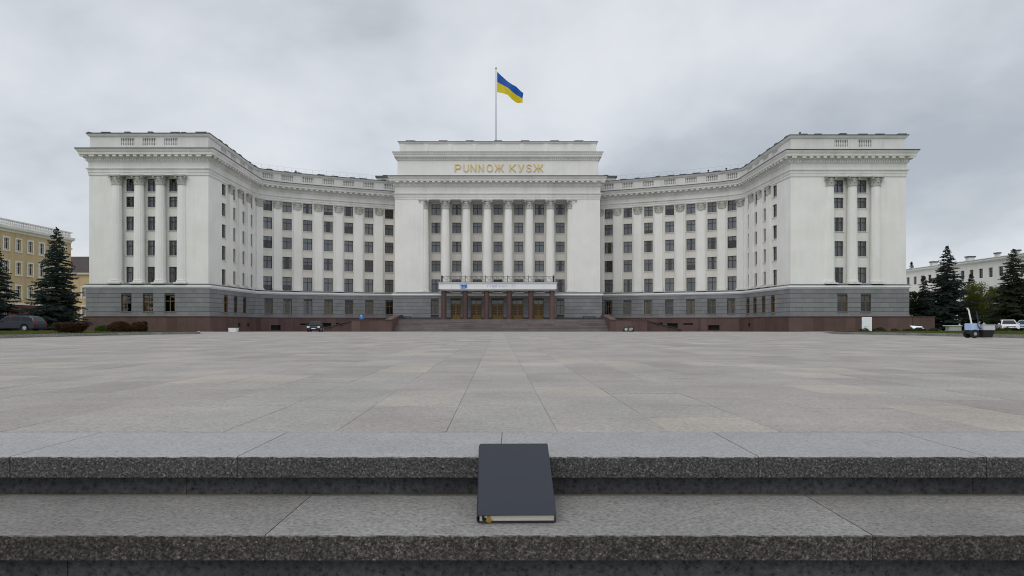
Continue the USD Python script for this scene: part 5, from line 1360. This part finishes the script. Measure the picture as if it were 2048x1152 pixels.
# ------------------------------------------------------------------ cars
def car(name, label, cat, x, y, rot, paint, L=4.6, H=1.5, W=1.78, style='estate', z=None, group=None):
    """Car with its nose towards local -x; origin on the ground below its middle."""
    C = thing(name, label, cat, (x, y, z), rot, local=True, group=group)
    wb_, rw = L * .59, .33
    ax = (-L * .30, -L * .30 + wb_); belt = H * .60
    if style == 'estate': roofl = [(-L * .10, H * .97), (L * .08, H), (L * .34, H * .97), (L * .43, H * .88)]; tail = L * .485
    else: roofl = [(-L * .06, H * .98), (L * .06, H), (L * .18, H * .98), (L * .24, H * .95)]; tail = L * .36
    nose = [(-L / 2 + .02, .30), (-L / 2, .48), (-L / 2 + .06, .68), (-L * .42, .76), (-L * .235, belt * 1.0)]
    rear = [(L / 2 - .05, belt), (L / 2, .72), (L / 2 - .01, .42), (L / 2 - .08, .28)] if style == 'estate' else [(L * .36, belt), (L / 2 - .06, belt * .98), (L / 2, .72), (L / 2 - .02, .40), (L / 2 - .1, .28)]
    side_ = sg.Polygon(nose + rear)
    for a in ax: side_ = side_.difference(sg.Point(a, rw).buffer(rw + .055, quad_segs=10))
    body = MB()
    for wd, ins in ((W - .16, 0), (W - .06, .018), (W, .055)):
        q = side_.buffer(-ins) if ins else side_
        v, f = as_vf(extrude(q, wd)); body.add((np.column_stack([v[:, 0], v[:, 2] - wd / 2, v[:, 1]]), f[:, ::-1]))
    obj('body', body, M[paint], C)
    # cabin: hull from the belt line to the narrower roof
    bw_, tw = W / 2 - .05, W / 2 - .22
    pts = [(-L * .25, s_ * bw_, belt - .02) for s_ in (-1, 1)] + [(tail, s_ * bw_, belt - .02) for s_ in (-1, 1)] + [(a, s_ * tw * (.93 if i in (0, 3) else 1), b_) for i, (a, b_) in enumerate(roofl) for s_ in (-1, 1)]
    obj('cabin', trimesh.convex.convex_hull(np.array(pts)), M[paint], C)
    def sidepoly(fr, s_):
        """quad on the cabin side: list of (x, k) with k 0 at the belt, 1 at the roof"""
        v = []
        for a, k in fr:
            zt = np.interp(a, [p[0] for p in roofl], [p[1] for p in roofl]); zz = belt + (zt - belt) * k
            v.append([a, s_ * (bw_ + (tw - bw_) * ((zz - belt) / (H - belt)) + .012), zz])
        return v
    ra, rb_ = roofl[0][0], roofl[-1][0]
    quads = [[(-L * .21, .08), (-L * .02, .08), (-L * .02, .86), (ra + .03, .84)], [(0, .08), (L * .19, .08), (L * .19, .86), (0, .86)], [(L * .21, .08), (tail - .18, .08), (rb_ - .06, .84), (L * .21, .86)]]
    for s_ in (-1, 1):
        for q in quads:
            v = np.array(sidepoly(q, s_)); obj('side_window', (v, np.array([[0, 1, 2], [0, 2, 3]])), M['car_window'], C)
    def screen(x0, z0_, x1, z1_, w0, w1, off):
        n = np.array([-(z1_ - z0_), 0, (x1 - x0)]); n = n / np.linalg.norm(n) * off
        lo, hi = .08, .9
        P0, P1 = np.array([x0 + (x1 - x0) * lo, 0, z0_ + (z1_ - z0_) * lo]), np.array([x0 + (x1 - x0) * hi, 0, z0_ + (z1_ - z0_) * hi])
        v = np.array([P0 + [0, -w0, 0], P0 + [0, w0, 0], P1 + [0, w1, 0], P1 + [0, -w1, 0]]) + n
        return v, np.array([[0, 1, 2], [0, 2, 3]])
    obj('windscreen', screen(-L * .25, belt, roofl[0][0], roofl[0][1], bw_ - .1, tw * .93 - .08, .012), M['car_window'], C)
    obj('rear_window', screen(tail, belt, roofl[-1][0], roofl[-1][1], bw_ - .12, tw * .93 - .1, -.012), M['car_window'], C)
    for a in ax:
        for s_ in (-1, 1):
            Wn = sub(C, 'wheel'); yo = s_ * (W / 2 - .12)
            obj('tyre', cyl((a, yo - .10, rw), (a, yo + .10, rw), rw, rw, 24), M['tyre_rubber'], Wn, smooth=40)
            rim = MB(); rim.cyl((a, yo + s_ * .085, rw), (a, yo + s_ * .106, rw), rw * .64, rw * .60, 18)
            for k in range(5): rim.cyl((a, yo + s_ * .11, rw), (a + rw * .58 * math.cos(k * 1.257), yo + s_ * .108, rw + rw * .58 * math.sin(k * 1.257)), .035, .03, 5)
            obj('rim', rim, M['alloy'], Wn)
    for s_ in (-1, 1):
        hl = rbox(-L / 2 + .005, -L / 2 + .30, *sorted((s_ * (W / 2 - .40), s_ * (W / 2 - .04))), .56, .74, .05); obj('headlight', hl, M['lamp_lens'], C, smooth=True)
        tl = rbox(L / 2 - .12, L / 2 + .004, *sorted((s_ * (W / 2 - .30), s_ * (W / 2 - .02))), .62, belt - .06, .03); obj('tail_light', tl, M['tail_lens'], C, smooth=True)
        obj('mirror', rbox(-L * .19, -L * .19 + .16, *sorted((s_ * (W / 2 + .005), s_ * (W / 2 + .20))), belt, belt + .14, .04), M[paint], C, smooth=True)
    gr = MB(); gr.box(-L / 2 - .012, -L / 2 + .1, -W * .26, W * .26, .50, .62); gr.box(-L / 2 - .008, -L / 2 + .12, -W * .34, W * .34, .30, .42); obj('grille', gr, M['black_plastic'], C)
    pl = MB(); pl.box(-L / 2 - .022, -L / 2 - .014, -.26, .26, .43, .54); obj('number_plate', pl, M['white_board'], C)
    return C
lz = lambda y: gz(y) + .107
car('parked_car', 'dark blue-grey people carrier parked side-on behind the left lawn', 'car', X(33, 68), 68, 0, 'paint_navy', 4.9, 1.58, 1.8, z=lz(68))
car('parked_car', 'greenish grey car mostly cut off by the left edge, ahead of the people carrier', 'car', X(-48, 70), 70, 0, 'paint_grey', 4.5, 1.5, 1.78, style='saloon', z=lz(70))
car('parked_car', 'small black car facing the viewer before the left curve of the building', 'car', X(631, 92), 92, 99, 'paint_black', 4.3, 1.42, 1.76, style='saloon', z=gz(92))
car('parked_car', 'white and black car seen nose-on behind the right lawn', 'car', X(2018, 84), 84.2, 62, 'paint_white', 4.3, 1.42, 1.78, style='saloon', z=lz(84.2))
car('parked_car', 'pale blue car at the right edge behind the right lawn', 'car', X(2052, 86), 86, 40, 'paint_pale_blue', 4.3, 1.42, 1.78, style='saloon', z=lz(86))

# ------------------------------------------------------------------ small things on the square and the lawns
# grey and pale blue cleaning cart
cy = 24.4; cxm = X(1957, cy); cz = gz(cy); q = cy / 1365
cart = thing('cleaning_cart', 'small cleaning cart with pale blue tank, grey hopper and white pole on the right kerb', 'cart', (cxm, cy, cz))
wx = lambda px: (px - 1024) * q; wz = lambda py: EYE + (648 - py) * q
obj('tank', rbox(wx(1936.5), wx(1952.5), cy - .18, cy + .22, wz(660.5), wz(647), .02), M['cart_blue'], cart, smooth=35)
hp = m3.Manifold.batch_hull([m3.Manifold.cube([wx(1979.5) - wx(1957), .5, .01]).translate([wx(1957), cy - .25, wz(660.2) - .012]), m3.Manifold.cube([wx(1976.5) - wx(1958.5), .40, .01]).translate([wx(1958.5), cy - .2, cz + .02])])
obj('hopper', rbox(wx(1956.5), wx(1980), cy - .27, cy + .27, wz(660.2), wz(649.3), .015), M['cart_grey'], cart, smooth=35)
obj('bin', hp, M['black_plastic'], cart)
ch = MB(); ch.box(wx(1937), wx(1975), cy - .03, cy + .03, wz(662.5), wz(660.6)); ch.box(wx(1937), wx(1941), cy - .15, cy + .2, wz(668), wz(660.6)); obj('chassis', ch, M['black_plastic'], cart)
for yy_ in (cy - .16, cy + .2):
    obj('wheel', cyl((wx(1942.5), yy_ - .04, cz + .15), (wx(1942.5), yy_ + .04, cz + .15), .15, .15, 18), M['tyre_rubber'], cart, smooth=40)
obj('lid_seam', rbox(wx(1956), wx(1980.5), cy - .28, cy + .28, wz(650.2), wz(649.0), .006), M['cabinet_grey'], cart, smooth=35)
for yy_ in (cy - .205, cy + .245): obj('hub', cyl((wx(1942.5), yy_ - .01, cz + .15), (wx(1942.5), yy_ + .01, cz + .15), .06, .05, 12), M['alloy'], cart)
hd = tube([(wx(1979), cy - .2, wz(651)), (wx(1982.5), cy - .2, wz(648.5)), (wx(1982.5), cy + .2, wz(648.5)), (wx(1979), cy + .2, wz(651))], .012, 6); obj('handle', hd, M['black_plastic'], cart)
obj('filler_cap', cyl((wx(1949), cy, wz(647)), (wx(1949), cy, wz(645.6)), .045, .04, 12), M['black_plastic'], cart)
obj('pole', tube([(wx(1943), cy, wz(648)), (wx(1937), cy, wz(620)), (wx(1934.5), cy, wz(617.2))], .026, 8), M['paint_white'], cart)
obj('hose', tube([(wx(1945), cy - .2, wz(624)), (wx(1947), cy - .22, wz(640)), (wx(1946.5), cy - .24, wz(652)), (wx(1950), cy - .25, wz(657.5)), (wx(1954), cy - .22, wz(656))], .018, 6), M['hose_blue'], cart)
# white board on the right lawn
by = 45.0; q = by / 1365
sb = thing('sign_board', 'blank white upright board among the shrubs on the right lawn', 'sign', (X(1733.5, by), by, lz(by)))
e = MB(); e.box(X(1724, by), X(1743.3, by), by - .03, by + .03, lz(by) + .02, EYE + (648 - 634) * q); obj('panel', e, M['white_board'], sb)
e = MB()
for r_i in range(2): e.box(X(1728, by), X(1736 - 2 * r_i, by), by - .033, by - .0305, EYE + (648 - 652.5 - r_i * 1.2) * q, EYE + (648 - 652 - r_i * 1.2) * q)
obj('small_print', e, M['text_grey'], sb)
for s_ in (-1, 1):
    x = X(1733.5 + s_ * 7, by); e = MB(); e.box(x - .02, x + .02, by + .031, by + .07, lz(by) - .1, EYE + (648 - 640) * q); obj('post', e, M['rail_steel'], sb)
# tilted white panel behind the shrubs
ty = 52.0; q = ty / 1365
tp = thing('tilted_panel', 'white panel lying tilted on the shrubs before the low granite wall', 'panel', (X(1835, ty), ty, lz(ty)))
e = xf(trimesh.creation.box((24 * q, .5, .03)), R=rotx(.42) @ roty(.06), T=(X(1835, ty), ty, EYE + (648 - 655) * q)); obj('panel', e, M['white_board'], tp)
e = MB(); e.box(X(1826, ty), X(1828, ty), ty + .05, ty + .12, lz(ty) - .05, EYE + (648 - 655) * q - .01); e.box(X(1842, ty), X(1844, ty), ty + .05, ty + .12, lz(ty) - .05, EYE + (648 - 655) * q - .01); obj('support', e, M['cabinet_grey'], tp)
# grey cabinet
uy = 62.0; q = uy / 1365
uc = thing('utility_cabinet', 'low grey cabinet on the right lawn under the broad dark spruce', 'cabinet', (X(1907, uy), uy, lz(uy)))
obj('box', rbox(X(1894.5, uy), X(1918.5, uy), uy - .3, uy + .3, lz(uy), EYE + (648 - 651.5) * q, .02), M['cabinet_grey'], uc)
obj('lid', rbox(X(1890, uy), X(1919.5, uy), uy - .36, uy + .36, EYE + (648 - 652.4) * q, EYE + (648 - 650.6) * q, .02), M['cart_grey'], uc)
obj('pipe', cyl((X(1917.5, uy), uy - .1, EYE + (648 - 650.7) * q), (X(1917.5, uy), uy - .1, EYE + (648 - 647.6) * q), .06, .06, 8), M['cart_grey'], uc)
# white planter on the square
wy = 88.0; q = wy / 1365; z0 = gz(wy)
pt = thing('white_planter', 'white concrete planter block on the square by the left wing', 'planter', (X(467, wy), wy, z0))
tub = m3.Manifold.batch_hull([m3.Manifold.cube([.96, .7, .02]).translate([X(467, wy) - .48, wy - .35, z0]), m3.Manifold.cube([1.06, .8, .02]).translate([X(467, wy) - .53, wy - .4, z0 + .5])]) - m3.Manifold.cube([.86, .6, .3]).translate([X(467, wy) - .43, wy - .3, z0 + .4])
obj('tub', tub, M['concrete_white'], pt)
e = MB(); e.box(X(467, wy) - .43, X(467, wy) + .43, wy - .3, wy + .3, z0 + .38, z0 + .44); obj('soil', e, M['bark'], pt)
# black-framed hand cart by the right flank wall
hy_ = 98.0; q = hy_ / 1365; z0 = gz(hy_)
hc = thing('hand_cart', 'black-framed hand cart with grey panels lying by the right flank wall', 'cart', (X(1257, hy_), hy_, z0))
hx = lambda px: X(px, hy_); hz = lambda py: EYE + (648 - py) * q
fr = [(hx(1246), hy_, hz(662)), (hx(1249), hy_, hz(655.5)), (hx(1256.5), hy_, hz(653.8)), (hx(1268), hy_ + .2, hz(654)), (hx(1267), hy_ + .2, hz(663)), (hx(1258), hy_, hz(662.5)), (hx(1246), hy_, hz(662))]
e = tube(fr, .075, 6); e.add(tube([(hx(1256.5), hy_, hz(653.8)), (hx(1255), hy_, hz(662.5))], .075, 6)); obj('frame', e, M['black_plastic'], hc)
e = MB(); e.add(xf(trimesh.creation.box((.52, .06, .42)), R=roty(-.15), T=(hx(1251.5), hy_ + .02, hz(658.6)))); obj('panel', e, M['cart_grey'], hc)
e = MB(); e.add(xf(trimesh.creation.box((.60, .06, .42)), R=roty(.08), T=(hx(1262), hy_ + .1, hz(658.3)))); obj('panel', e, M['cabinet_grey'], hc)
for px in (1247.5, 1266): obj('wheel', cyl((hx(px), hy_ - .12, z0 + .16), (hx(px), hy_ - .04, z0 + .16), .16, .16, 14), M['tyre_rubber'], hc, smooth=40)
# blue bag on the left flank wall
gx, gy, gz_ = X(723.5, 108.4), 108.4, 1.16
bg = thing('blue_bag', 'bright blue knotted plastic bag on the end of the left flank wall', 'bag', (gx, gy, gz_), local=True)
s_ = trimesh.creation.icosphere(4, 1.0); v, f = as_vf(s_)
v = v * (1 + .30 * (meshkit.fbm(v * 2.4 + 3, 3, 9) - .5)[:, None]) * [.38, .3, .34]; v[:, 2] = np.maximum(v[:, 2], -.24) + .24
obj('sack', (v, f), M['bag_blue'], bg, smooth=True)
obj('knot', m3.Manifold.batch_hull([m3.Manifold.sphere(.07, 10).translate([-.03, 0, .5]), m3.Manifold.sphere(.13, 10).translate([-.1, 0, .68])]), M['logo_pale_blue'], bg, smooth=True)
